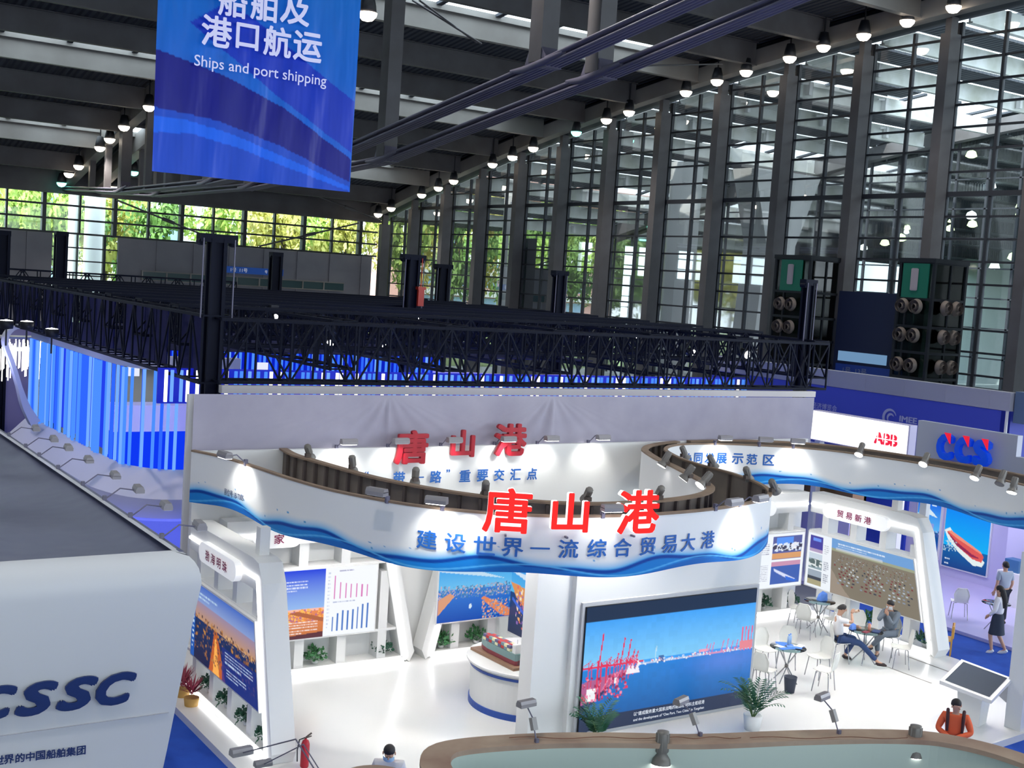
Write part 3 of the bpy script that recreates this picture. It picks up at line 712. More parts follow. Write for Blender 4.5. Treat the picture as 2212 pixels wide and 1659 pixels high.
# white beam in the gap
a = gy(476, 838, 25.2); b = gy(1757, 845, 25.2); c = gy(1757, 857, 25.2)
mb = MB(); mb.box(a.x, b.x, 25.1, 25.3, c.z, b.z); tag(mb.build('header_beam', mat('cream_beam', (.62, .58, .56), .6)), 'long cream beam above the grey fabric wall', 'beam')
# ---- grey fabric wall
def fabric(u, v):
    X = 7.95+u*(25.0-7.95); Z = 4.50+v*1.17
    f = 0
    for (xc, sgn) in ((12.15, -1), (12.15, 1), (16.4, -1), (16.4, 1)):
        d = (X-xc)*sgn
        if d >= 0:
            q = (1-v)*2.0+.12; a = d/q
            f += .055*math.sin(a*17+xc)*math.exp(-a*1.6)*min(1, (1-v)*4)*(.35 if sgn > 0 else 1)
    f += .02*math.sin(X*2.1+v*3)*(1-v)+.03*math.exp(-v*18)*math.sin(X*4.5)
    return (X, 22.78-abs(.0)+f-.10*(1-v)*math.sin(PI*min(1, max(0, (X-8)/17))), Z-.06*math.exp(-v*9)*abs(math.sin(X*.75+1)))
P = Pic(420, 40, (1, 1, 1)); m_fab = mat('grey_fabric', sr(176, 172, 188), .85, noise=(1.5, .3, sr(160, 156, 174)))
me = P.mesh('fabric_wall', m_fab, fabric); me.polygons.foreach_set('use_smooth', [True]*len(me.polygons))
o = link('fabric_wall', me); tag(o, 'long creased grey fabric wall behind the white booth', 'fabric wall')
mb = MB(); mb.box(7.9, 25.0, 22.95, 23.05, 0, 5.64); tag(mb.build('partition_wall', m_white), 'white partition wall carrying the grey fabric', 'wall')

# ================================================================ glazed entrance boxes with round air nozzles
m_green = mat('green_sign', sr(10, 96, 78), .5, emit=sr(10, 96, 78), es=.12); m_gfr = mat('dark_frame', sr(20, 26, 36), .5); m_noz = mat('nozzle_metal', sr(128, 118, 112), .5)
m_gbox = glass('green_tinted_glass', (.30, .42, .38), .14, .06)
def nozzle_me():
    mb = MB(); mb.lathe([(.12, .28), (.16, .05), (.20, 0), (.33, 0), (.36, .04), (.33, .12), (.3, .25)], n=20)
    return mb.mesh('ring', m_noz)
noz = nozzle_me()
mb = MB(); mb.lathe([(.001, .06), (.17, .06)], n=20); nozd = mb.mesh('throat', m_black)
def nozzle(par, P, rot, label):
    t = link('air_nozzle', noz, par); t.location = Vector(P)-par.location; t.rotation_euler = rot; link('throat', nozd, t)
def entrance(y0, y1, nm, rows):
    t = thing('entrance_box', 'tall glazed entrance box with a green number sign, %s' % nm, 'entrance box', (47.5, (y0+y1)/2, 0)); T = Matrix.Translation((-47.5, -(y0+y1)/2, 0))
    mb = MB()
    for (x, y) in ((47.5, y0), (47.5, y1), (49.8, y0)): mb.box(x-.07, x+.07, y-.07, y+.07, 0, 10.45)
    for z in (.1, 1.3, 2.5, 3.7, 5.0, 6.2, 7.4, 8.7, 10.4):
        mb.bar((47.5, y0, z), (47.5, y1, z), .12); mb.bar((47.5, y0, z), (49.8, y0, z), .12)
    mb.bar((47.5, (y0+y1)/2+.5, 0), (47.5, (y0+y1)/2+.5, 10.4), .08); mb.bar((48.7, y0, 0), (48.7, y0, 10.4), .08)
    mb.xf(T); mb.build('frame', m_gfr, t)
    mb = MB(); mb.box(47.52, 47.54, y0, y1, 0, 10.4); mb.box(47.5, 49.8, y0+.02, y0+.04, 0, 10.4); mb.xf(T); mb.build('pane', m_gbox, t)
    mb = MB(); mb.box(47.4, 49.9, y0-.1, y1+.1, 10.4, 10.6); mb.xf(T); mb.build('roof', m_gfr, t)
    yc = (y0+y1)/2+.15
    mb = MB(); mb.box(47.42, 47.47, yc-.85, yc+.62, 8.75, 10.35); mb.xf(T); s = mb.build('number_sign', m_green, t)
    text('numeral', '1', (-.12, yc-(y0+y1)/2-.1, 9.6), (0, -1, 0), (0, 0, 1), h=1.05, w=.42, m=mat('pale_numeral', sr(176, 168, 176), .5), parent=t, bold=.03, off=.02)
    for q, z in enumerate(rows):
        for k, yy in enumerate((yc-.45, yc+.32)): nozzle(t, (47.3, yy, z), (0, -PI/2, 0), 'round air nozzle on the left face of the %s entrance box, %s row, %s' % (nm, ORD[q], ['nearer one', 'farther one'][k]))
        if len(rows) > 2:
            for k, xx in enumerate((48.2, 48.98)): nozzle(t, (xx, y0-.2, z), (PI/2, 0, 0), 'round air nozzle on the right face of the %s entrance box, %s row, %s' % (nm, ORD[q], ['left one', 'right one'][k]))
entrance(36.7, 38.6, 'near the right edge', [8.35, 7.0, 5.6])
entrance(44.3, 46.7, 'behind the right end of the rigging', [8.05, 6.87])
# security camera above first box, dim wall with sign between the boxes
t = thing('concourse_wall', 'dark blue partition with a lit window band between the entrance boxes', 'wall', (48.9, 41.3, 0))
mb = MB(); mb.box(0, .15, -2.4, 2.2, 0, 8.9); mb.build('panel', mat('dark_blue_panel', sr(16, 30, 66), .6), t)
mb = MB(); mb.box(-.03, 0, -1.2, 1.9, 5.35, 5.85); mb.build('window', glow('dim_window', sr(120, 160, 200), .8), t)
mb = MB(); mb.box(-.03, 0, -1.4, 1.4, 3.4, 3.95); mb.build('window', glow('dim_window_warm', sr(170, 150, 160), .7), t)
mb = MB(); mb.box(-.04, 0, -2.2, 2.0, 4.55, 5.2); s = mb.build('sign_board', mat('navy_sign', sr(18, 46, 120), .5, emit=sr(18, 46, 120), es=.2), t)
text('sign_lettering', '1号  13号', (-.06, .7, 4.88), (0, -1, 0), (0, 0, 1), h=.36, m=mat('dim_lettering', sr(120, 130, 160), .5), parent=t, bold=.01)
# ================================================================ blue exhibition hoarding, white and grey sign boards
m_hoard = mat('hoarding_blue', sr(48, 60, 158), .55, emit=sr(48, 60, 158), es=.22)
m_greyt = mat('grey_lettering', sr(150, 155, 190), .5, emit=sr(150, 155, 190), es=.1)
t = thing('exhibition_hoarding', 'large royal blue hoarding with grey lettering and pale top band behind the sign boards', 'hoarding', (33, 27, 0))
mb = MB(); mb.box(0, .2, -4.6, 8.5, 0, 5.32); mb.box(0, 4, -4.6, -4.4, 0, 5.32); mb.build('board', m_hoard, t)
mb = MB(); mb.box(-.06, .3, -4.7, 8.5, 5.34, 5.9)
for k in range(8): mb.box(-.07, -.06, -4+1.6*k, -3.98+1.6*k, 5.34, 5.9)
mb.build('top_band', mat('pale_band', sr(165, 165, 178), .6), t)
mb = MB(); mb.box(.1, 6, -5.2, -4.75, 5.0, 5.95); mb.build('side_band', mat('slate_band', sr(90, 110, 140), .6), t)
mb = MB(); mb.box(-.04, -.0, -4.66, -4.58, 0, 5.34); mb.build('corner_trim', m_white, t)
def on_x(px, py, X): return gx(px, py, X)
def loc_in(t, P): return (P.x-t.location.x, P.y-t.location.y, P.z-t.location.z)
text('lettering', 'IMEE', loc_in(t, gx(1962, 907, 32.95)), (0, -1, 0), (0, 0, 1), h=.2, m=m_greyt, parent=t, bold=.03, ext=.02, sx=1.3)
text('lettering', '中国海洋经济博览会', loc_in(t, gx(2040, 924, 32.95)), (0, -1, 0), (0, 0, 1), h=.2, m=m_greyt, parent=t, bold=.01)
text('lettering', '海洋经济博览会', loc_in(t, gx(1770, 877, 32.95)), (0, -1, 0), (0, 0, 1), h=.22, m=m_greyt, parent=t, bold=.01)
def swoosh(name, t, c, R, m, right=(0, -1, 0)):
    mb = MB(); n = 26; o = Vector(c); r = Vector(right); u = Vector((0, 0, 1)); v = []
    for k in range(n+1):
        a = math.radians(20+300*k/n); w_ = R*.16*math.sin(PI*k/n)+.01
        for s in (-1, 1): v.append(o+r*math.cos(a)*(R+s*w_)+u*math.sin(a)*(R+s*w_))
    mb.add(v, [(2*k, 2*k+1, 2*k+3, 2*k+2) for k in range(n)])
    v = []
    for k in range(n+1):
        a = math.radians(30+200*k/n); w_ = R*.12*math.sin(PI*k/n)+.01
        for s in (-1, 1): v.append(o+r*(math.cos(a)*(R*.5+s*w_)+R*.15)+u*(math.sin(a)*(R*.5+s*w_)-R*.05))
    mb.add(v, [(2*k, 2*k+1, 2*k+3, 2*k+2) for k in range(n)]); mb.build(name, m, t)
swoosh('emblem', t, loc_in(t, gx(1922, 902, 32.94)), .26, m_greyt)
swoosh('emblem', t, (2.0, -4.66, 4.2), .4, m_txtw, (1, 0, 0))
# ABB board
m_sign = glow('sign_white', (1, 1, 1), 1.6)
t = thing('sign_board', 'bright white glowing sign board with three red letters', 'sign', (28, 23.7, 4.1))
mb = MB(); mb.box(0, .3, -1.75, 1.85, 0, .9); mb.build('case', mat('lavender_case', sr(190, 185, 215), .5), t)
mb = MB(); mb.box(-.02, 0, -1.7, 1.8, .03, .88); mb.build('face', m_sign, t)
m_red = mat('red_letter', (.8, .01, .03), .4, emit=(.85, .01, .04), es=.7)
cc = gx(1914, 949, 27.97)
text('lettering', 'ABB', loc_in(t, cc), (0, -1, 0), (0, 0, 1), h=.34, w=.82, m=m_red, parent=t, bold=.05, ext=.01, off=.015)
mb = MB(); L_ = loc_in(t, cc); mb.box(-.075, -.06, L_[1]-.42, L_[1]+.42, L_[2]-.012, L_[2]+.012)
for dy in (-.27, 0, .27): mb.box(-.075, -.06, L_[1]+dy-.012, L_[1]+dy+.012, L_[2]-.18, L_[2]+.18)
mb.build('letter_slits', m_sign, t)
mb = MB(); mb.box(.05, .25, -1.6, -1.4, -4.1, 0); mb.box(.05, .25, 1.5, 1.7, -4.1, 0); mb.build('leg', m_white, t)
# CCS board
t = thing('sign_board', 'pale board with three raised blue letters with red tips beside the white sign', 'sign', (26, 18.2, 3.9))
mb = MB(); mb.box(0, .2, -2.6, 1.95, 0, 1.0)
mb.box(0, .2, -.9, 1.95, 1.0, 1.5); mb.build('board', mat('pale_board', sr(196, 198, 214), .5), t)
mb = MB(); mb.box(.05, .2, 1.5, 1.7, -3.9, 0); mb.box(.05, .2, -2.3, -2.1, -3.9, 0); mb.build('leg', m_white, t)
m_blue = mat('blue_letter', (.004, .10, .85), .35, emit=(.0, .05, .6), es=.3)
P1 = gx(2085, 970, 25.9)
Lc = loc_in(t, P1)
for k, ch in enumerate('CCS'):
    text('letter', ch, (Lc[0], Lc[1]+.53-.53*k, Lc[2]-.02), (0, -1, 0), (0, 0, 1), h=.66, w=.46, m=m_blue, parent=t, bold=.06, ext=.10, off=.06)
    mb = MB(); y = Lc[1]+.53-.53*k; mb.slab([(.02, .36), (.2, .36), (.2, .1), (.12, .22)], (Lc[0]-.15, y, Lc[2]-.02), (0, -1, 0), (0, 0, 1), (-.03, 0, 0)); mb.build('letter_tip', m_red, t)
mb = MB(); mb.box(-.06, 0, Lc[1]-.85, Lc[1]+.78, Lc[2]-.6, Lc[2]-.42); mb.build('name_strip', m_blue, t)
text('lettering', 'CHINA CLASSIFICATION SOCIETY', (-.07, Lc[1]-.03, Lc[2]-.51), (0, -1, 0), (0, 0, 1), w=1.5, m=m_txtw, parent=t, bold=.02)
# ================================================================ hanging banner
P = Pic(150, 190, sr(0, 92, 190)); K = .62
P.grad(0, 1, sr(0, 84, 196), sr(10, 100, 176))
def bp_(pts, c): P.poly([(x, y*K) for x, y in pts], c)
bp_([(.15, .86), (.30, .99), (.45, .95), (1, .55), (1, .24), (.62, .50)], sr(8, 48, 172))
bp_([(0, .68), (0, .36), (.30, .32), (.62, .22), (1, .06), (1, .20), (.62, .46), (.3, .60)], sr(0, 6, 120))
bp_([(0, .36), (.3, .33), (.62, .23), (1, .06), (1, .03), (.6, .18), (.3, .27), (0, .30)], sr(6, 66, 182))
bp_([(0, .31), (.12, .315), (.35, .27), (.65, .165), (1, .03), (1, .0), (.65, .11), (.4, .19), (.18, .235), (0, .22)], sr(0, 90, 218))
bp_([(0, .22), (.18, .235), (.4, .19), (.65, .11), (1, .005), (1, 0), (0, 0)], sr(0, 62, 182))
m_ban = cmat('banner_print', .35, emit=.22)  # light on the cloth is put into the print as emission
nt = m_ban.node_tree; nz = nt.nodes.new('ShaderNodeTexNoise'); tc = nt.nodes.new('ShaderNodeTexCoord'); mp_ = nt.nodes.new('ShaderNodeMapping'); mp_.inputs['Scale'].default_value = (2.2, 1, .35); mp_.inputs['Rotation'].default_value = (0, .25, 0)
bp2 = nt.nodes.new('ShaderNodeBump'); bp2.inputs['Distance'].default_value = .12; bp2.inputs['Strength'].default_value = .5; nz.inputs['Scale'].default_value = 1.6
nt.links.new(tc.outputs['Object'], mp_.inputs[0]); nt.links.new(mp_.outputs[0], nz.inputs[0]); nt.links.new(nz.outputs[0], bp2.inputs['Height']); nt.links.new(bp2.outputs[0], nt.nodes['Principled BSDF'].inputs['Normal'])
t = thing('hanging_banner', 'large blue banner with white Chinese and English lettering hanging from the roof', 'banner', (7.87, 20, 9.6))
BW, BH = 3.55, 4.6
def bfn(u, v):
    wob = .018*math.sin(u*23+v*4)*(1-v)**.6+.012*math.sin(u*41-v*9)*(1-v)
    dd = max(0, 1-abs((u-.70+(1-v)*.14)/.08)); wob += .02*dd*math.sin(v*3)
    return ((u-.5)*(BW+.06*(v-.5)), wob, v*BH)
me = P.mesh('sheet', m_ban, bfn); me.polygons.foreach_set('use_smooth', [True]*len(me.polygons)); link('sheet', me, t)
m_bt = mat('banner_lettering', sr(205, 205, 235), .5, emit=sr(205, 205, 235), es=.25)  # letters carry the same kind of added emission
def bpt(px, py): p = gy(px, py, 19.93); return (p.x-7.87, -.12, p.z-9.6)
for ch, px in (('船', 501), ('舶', 568), ('及', 635)): text('lettering', ch, bpt(px, 5+(px-501)*.13), (1, 0, 0), (0, 0, 1), h=.50, m=m_bt, parent=t, bold=.025)
for ch, px in (('港', 466), ('口', 532), ('航', 597), ('运', 662)): text('lettering', ch, bpt(px, 69+(px-466)*.17), (1, 0, 0), (0, 0, 1), h=.50 if ch != '口' else .42, m=m_bt, parent=t, bold=.025)
a = bpt(417, 135); b = bpt(702, 178)
text('lettering', 'Ships and port shipping', ((a[0]+b[0])/2, -.12, (a[2]+b[2])/2), (1, 0, 0), (0, 0, 1), w=b[0]-a[0], m=m_bt, parent=t, bold=.006)
mb = MB()
for x in (-1.6, 1.6): mb.tube([(x, 0, BH), (x, 0, zr(20)+1.2-9.6)], .015, 5)
mb.tube([(-1.8, 0, BH), (1.8, 0, BH)], .04, 8); mb.build('hanging_wire', m_cable, t)
# ================================================================ the big white booth
ZF = .15
m_boothw = mat('booth_white', (.80, .80, .79), .45)
m_floorw = mat('white_booth_floor', (.74, .74, .73), .22, spec=.4)
m_wood = mat('raw_board', sr(150, 128, 108), .8, noise=(2.5, .3, sr(120, 100, 84)))
m_stud = mat('dark_stud', sr(84, 74, 70), .8)
m_inner = mat('board_back', sr(128, 118, 108), .85, noise=(2, .35, sr(98, 90, 86)))
m_led = glow('led_strip', (1, 1, 1), 5)
m_box = cmat('lightbox_print', .35, emit=.95, base=0)
m_boxbright = cmat('lightbox_bright_print', .35, emit=1.0, base=0)
m_print = cmat('fascia_print', .5)
m_bluel = mat('blue_print_letter', sr(32, 98, 180), .5)
m_redl = glow('red_letter_glow', (1, .03, .03), 1.15); m_halo = glow('letter_halo', (1, .97, .98), 1.8); m_redd = mat('dark_red_letter', sr(178, 24, 44), .4)
m_purp = mat('purple_letter', sr(150, 40, 90), .5)
F_ = [(7.85, 22.5), (8.14, 21.64), (8.3, 20.56), (8.43, 19.32), (8.63, 18.25), (8.88, 17.56), (9.2, 16.89), (9.54, 16.42), (9.97, 15.98), (10.53, 15.57), (11.19, 15.26), (11.95, 15.07), (12.81, 14.97), (13.75, 15.0), (14.58, 15.12), (15.44, 15.35), (16.15, 15.65), (16.8, 16.15), (17.35, 17.0), (17.7, 18.1), (17.78, 19.0), (17.98, 19.98),
      (18.4, 20.94), (18.75, 21.4), (19.21, 21.74), (19.9, 21.95), (20.86, 21.86), (21.93, 21.43), (22.8, 20.9), (23.35, 20.2), (23.68, 19.3), (23.95, 18.24), (24.0, 17.05), (23.75, 15.8), (23.6, 15.0)]
L_ = [(9.75, 22.5), (9.66, 21.71), (9.78, 20.73), (9.99, 19.26), (10.33, 18.24), (10.76, 17.4), (11.29, 16.76), (11.92, 16.29), (12.66, 16.02), (13.65, 16.0), (14.46, 16.1), (15.2, 16.35), (15.75, 16.74), (16.1, 17.22), (16.42, 17.94), (16.97, 19.21), (17.25, 20.0), (17.8, 21.1), (18.13, 21.51), (18.53, 21.85), (19.2, 22.2), (19.9, 22.42)]
L2_ = [(20.3, 22.45), (21.6, 22.44), (22.7, 22.2), (23.8, 21.6), (24.5, 20.6), (24.9, 19.3), (25.15, 18.2), (25.2, 16.8), (24.95, 15.5), (24.8, 14.8)]
mb = MB()
edge_ = [(7.3, 22.5), (7.3, 17.9), (8.2, 15.9), (10.5, 14.2), (14, 13.4), (18, 13.3), (21.9, 13.6), (22.7, 14.6), (24.6, 17.3), (24.6, 22.5)]
mb.prism(edge_, 0, ZF); o = mb.build('booth_platform', m_floorw); tag(o, 'white raised floor of the white port booth', 'platform', kind='structure'); o.name = 'trim_4'
mb = MB(); mb.box(7.9, 24.6, 22.5, 22.62, 0, 4.6); o = mb.build('booth_back_wall', m_boothw); tag(o, 'white back wall of the port booth under the grey fabric', 'wall')
# --- ribbon fascia
ZT, ZB = 4.6, 3.62
rib = thing('ribbon_fascia', 'white winding ribbon fascia with blue wave print over the port booth', 'fascia', (13, 18, 4.1)); T = Matrix.Translation((-13, -18, -4.1))
NF = 1000
fp, FL = curve_pts(F_, NF)
P = Pic(NF, 64, (.82, .82, .815)); s = P.X*FL; zz = P.Y*(ZT-ZB)
def wv_(s): return .20+.075*np.sin(2*PI*s/3.3+.4)+.03*np.sin(2*PI*s/1.45+1)
wt = wv_(s); d = zz-wt
hz = np.clip(1-d/.16, 0, 1)**1.6
P.a = P.a*(1-hz[..., None]*.9)+np.array(sr(80, 178, 232))*hz[..., None]*.9
def lay(mask, c):
    m_ = np.clip(mask, 0, 1)[..., None]; P.a = P.a*(1-m_)+np.array(c)*m_
lay(-d/.018, sr(24, 128, 208)); lay(np.minimum(-(d+.015), d+.085)/.015, sr(10, 66, 156))
w2 = .10+.06*np.sin(2*PI*s/3.3-1.1); lay((w2-.045-zz)/.02, sr(26, 104, 186)); lay(np.minimum(w2-zz, zz-w2+.035)/.012, sr(90, 180, 235))
for _ in range(70):
    x = rng.uniform(0, 1); zc = float(wv_(x*FL))+rng.uniform(.05, .2); r = rng.uniform(.006, .022)
    kk = np.hypot((P.X-x)*FL, zz-zc) < r; P.a[kk] = sr(60, 150, 205)
def ffn(u, v):
    i = u*(NF-1); p = fp[int(round(i))]; cut = .05+.045*math.sin(2*PI*u*FL/3.3-1.0)
    return (p.x-13, p.y-18, (ZB+cut*(1-v)+(ZT-ZB)*v)-4.1)
me = P.mesh('printed_skin', m_print, ffn)
me.polygons.foreach_set('use_smooth', [True]*len(me.polygons)); link('printed_skin', me, rib)
mb = MB(); wall_on(mb, [p+Vector((0, 0, 0)) for p in curve_pts(F_, 200)[0]], 3.76, ZT-.01, .03); mb.xf(T); ib = mb.build('board_back', m_inner, rib); ib.location = (0, 0, 0)
# shift the board a hair inwards so that the print stays in front
def inset(pts, d):
    out = []
    for i, p in enumerate(pts):
        t_ = (pts[min(i+1, len(pts)-1)]-pts[max(i-1, 0)]).normalized(); out.append(p+Vector((-t_.y, t_.x, 0))*d)
    return out
bpy.data.objects.remove(ib)
F2 = curve_pts(F_, 220)[0]; L2 = curve_pts(L_, 150)[0]; L3 = curve_pts(L2_, 80)[0]
mb = MB(); wall_on(mb, inset(F2, .012), 3.76, ZT-.01, .03); mb.xf(T); mb.build('board_back', m_inner, rib)
mb = MB(); wall_on(mb, inset(F2, -.01), ZT, ZT+.035, .09); mb.xf(T); mb.build('top_rim', m_wood, rib)
mb = MB(); wall_on(mb, L2, 3.7, ZT, .03); mb.xf(T); mb.build('outer_skin', m_boothw, rib)
mb = MB(); wall_on(mb, inset(L2, -.035), 3.7, ZT-.01, .03); mb.xf(T); mb.build('board_back', m_inner, rib)
mb = MB(); wall_on(mb, inset(L2, -.12), ZT, ZT+.035, .16); mb.xf(T); mb.build('top_rim', m_wood, rib)
mb = MB(); wall_on(mb, L3, 3.7, ZT, .03); mb.xf(T); mb.build('outer_skin', m_inner, rib)
mb = MB(); wall_on(mb, inset(L3, -.12), ZT, ZT+.035, .16); mb.xf(T); mb.build('top_rim', m_wood, rib)
sm_ = MB(); sm_.box(-.025, .025, -.03, .03, 3.72, 4.58); stud = sm_.mesh('stud', m_stud)
for path, off_, stp in ((F2, .075, 3), (L2, -.07, 3)):
    q = inset(path, off_)
    for i in range(4, len(q)-2, stp if path is L2 else 6):
        if path is F2 and not (70 < i < 148): continue
        o = link('stud', stud, rib); p = q[i]; t_ = q[i+1]-q[i-1]; o.location = (p.x-13, p.y-18, -4.1); o.rotation_euler.z = math.atan2(t_.y, t_.x)+rng.uniform(-.05, .05)
# curved lettering helpers
def pix(P): 
    d = Vector(P)-CAM; z = d.dot(_fw); return (1106+FPX*d.dot(_r)/z, 829.5-FPX*d.dot(_u)/z)
def F_at(px, z, lo, hi):
    best = None
    for i in range(int(lo*NF), int(hi*NF)):
        e = abs(pix((fp[i].x, fp[i].y, z))[0]-px)
        if best is None or e < best[0]: best = (e, i)
    i = best[1]; t_ = (fp[min(i+3, NF-1)]-fp[max(i-3, 0)]).normalized(); return fp[i], t_
def on_ribbon(name, ch, px, z, h, m, lo, hi, bold=.02, ext=0., off=.01, sx=1.08, shear=.0):
    p, t_ = F_at(px, z, lo, hi); return text(name, ch, (p.x-13, p.y-18, z-4.1), t_, (0, 0, 1), h=h, m=m, parent=rib, bold=bold, ext=ext, off=off, sx=sx, shear=shear)
slog = '建设世界一流综合贸易大港'; xs = [922, 983, 1046, 1109, 1166, 1228, 1288, 1345, 1397, 1444, 1484, 1527]
for ch, px in zip(slog, xs): on_ribbon('slogan_character', ch, px, 4.11, .30 if ch != '一' else .03, m_bluel, .1, .55, .018, .01, .02, 1.12 if ch != '一' else 1.3)
for ch, px in zip('京津冀协同发展示范区', [1430, 1445, 1462, 1486, 1508, 1532, 1558, 1592, 1625, 1660]): on_ribbon('slogan_character', ch, px, 4.27, .27, m_bluel, .56, .82, .03, 0, .012, 1.05)
p, t_ = F_at(506, 3.98, 0, .2); text('stand_number', '展位号:1B-T005', (p.x-13, p.y-18, 4.0-4.1), t_, (0, 0, 1), w=.72, h=.13, m=mat('slate_lettering', sr(70, 86, 120), .5), parent=rib, bold=.012)
for ch, px in zip('唐山港', [1097, 1224, 1367]):
    p, t_ = F_at(px, 4.7, .1, .5); n_ = Vector((t_.y, -t_.x, 0)); c = (p.x-13+n_.x*.10, p.y-18+n_.y*.10, 4.71-4.1)
    hh = .70 if ch != '山' else .62; sxx = 1.1 if ch != '山' else 1.12
    o = text('sign_character', ch, c, t_, (0, 0, 1), h=hh, m=m_redl, parent=rib, bold=.022, ext=.02, off=.07, sx=sxx)
    text('character_halo', ch, c, t_, (0, 0, 1), h=hh*1.0, m=m_halo, parent=o, bold=.026, ext=.04, off=.0, sx=sxx)
    mb = MB(); mb.bar((c[0]-n_.x*.1, c[1]-n_.y*.1, .2), (c[0], c[1], .2), .03); mb.build('standoff', m_cable, rib)
tb = thing('wall_sign', 'unlit dark red characters standing on the white back wall with a blue slogan below', 'sign', (13.5, 22.42, 4.2))
for ch, px, py in (('唐', 889, 966), ('山', 1000, 958), ('港', 1103, 950)):
    c = gy(px, py, 22.36); text('sign_character', ch, (c.x-13.5, c.y-22.42, c.z-4.2), (1, 0, 0), (0, 0, 1), h=.72 if ch != '山' else .6, m=m_redd, parent=tb, bold=.035, ext=.06, off=.0, sx=1.12)
for ch, px in zip('“一带一路”重要交汇点', [790, 822, 861, 905, 940, 966, 1003, 1041, 1077, 1112, 1148]):
    c = gy(px, 1032-(px-860)*.03, 22.46); text('slogan_character', ch, (c.x-13.5, c.y-22.42, c.z-4.2+(0 if ch not in '“”' else .12)), (1, 0, 0), (0, 0, 1), h={'一': .03, '“': .07, '”': .07}.get(ch, .27), m=m_bluel, parent=tb, bold=.03, off=.03, sx=1.05)

# --- pictures
def pic_led():
    P = Pic(230, 132); P.grad(.12, 1, (.05, .45, .95), (.02, .22, .85)); P.grad(.52, 1, (.22, .62, .95), (.0, .28, .92)); P.grad(.10, .50, (.0, .10, .38), (.01, .22, .70))
    P.blob(.85, .42, .3, .12, (.15, .25, .8), .5, True)
    P.rect(.30, 1, .485, .50, (.55, .65, .85), .8)
    P.a[(P.Y < .50) & (P.Y > .10)] *= 1; red = (.75, .03, .10); pk = (.85, .25, .4)
    P.poly([(0, .20), (0, .40), (.30, .485), (.30, .475), (.12, .32)], (.55, .10, .2), .8); P.poly([(0, .14), (0, .22), (.30, .475), (.2, .40)], (.02, .03, .12))
    for x, h, b in ((.03, .55, .24), (.08, .78, .26), (.13, .58, .30), (.17, .60, .33), (.20, .72, .37), (.235, .70, .39), (.26, .62, .42), (.28, .60, .44)):
        P.line(x, b, x, .50+h*.08, .006, red); P.line(x+.018, b, x+.018, .5+h*.06, .006, red); P.line(x-.045, .50+.02*h, x+.05, .505+.02*h, .008, red); P.line(x+.005, .5, x+.02, h, .006, red); P.line(x-.04, .52, x+.01, .57, .003, red); P.line(x-.02, b+.02, x+.02, b+.12, .004, pk)
    P.rect(.03, .075, .25, .35, (.9, .92, .95)); P.rect(.175, .19, .36, .41, (.9, .92, .95)); P.speck(90, 0, .25, .24, .44, [red, pk, (.3, .02, .1)], (.004, .012))
    for x in (.255, .275, .3): P.poly([(x-.02, .42), (x, .50), (x+.02, .42)], (.9, .85, .92))
    P.line(.40, .49, .405, .62, .005, (.5, .75, .9)); P.rect(.42, .45, .485, .54, (.05, .15, .4)); P.speck(120, .3, .95, .485, .515, [(.8, .85, .95), (.75, .3, .4), (.9, .9, .95)], (.003, .008))
    for x in (.70, .72, .74, .80, .83, .86, .89): P.line(x, .49, x+.012, .56+.04*rng.random(), .004, (.8, .1, .3))
    for x in (.925, .945, .965, .985): P.line(x, .48, x+.004, .68, .006, (.85, .12, .25)); P.rect(x-.012, x+.012, .49, .56, (.8, .25, .3))
    P.rect(.66, .72, .515, .54, (.9, .35, .5)); P.rect(.72, .82, .485, .50, (.7, .3, .5))
    P.noise(.02); P.rect(0, 1, .88, 1, (.012, .03, .07)); P.rect(0, 1, 0, .115, (.015, .03, .08)); return P
def pic_dusk():
    P = Pic(150, 80); P.grad(0, .55, (.01, .015, .06), (.01, .03, .12)); P.grad(.55, 1, (.55, .30, .15), (.10, .20, .6)); P.grad(.78, 1, (.25, .35, .65), (.06, .15, .55))
    P.poly([(.30, 0), (.55, .0), (.42, .55), (.38, .55)], (.55, .12, .02)); P.poly([(.36, 0), (.46, 0), (.41, .45), (.39, .45)], (1, .45, .08))
    P.speck(420, .0, 1, .1, .62, [(.5, .22, .05), (.3, .12, .04), (.12, .06, .05), (.03, .04, .1)], (.006, .02)); P.speck(60, .5, 1, .5, .6, [(.8, .5, .2)], (.004, .01))
    P.rect(.5, 1, 0, .42, (.012, .03, .22), .85); P.lines_text(.55, .95, .24, .40, 4, (.6, .75, .95)); P.lines_text(.57, .85, .08, .2, 3, (.6, .75, .95)); P.lines_text(.08, .42, .82, .92, 2, (.6, .8, .95))
    P.rect(0, .06, 0, 1, (.01, .10, .45)); P.lines_text(.015, .045, .1, .7, 9, (.7, .85, .95)); return P
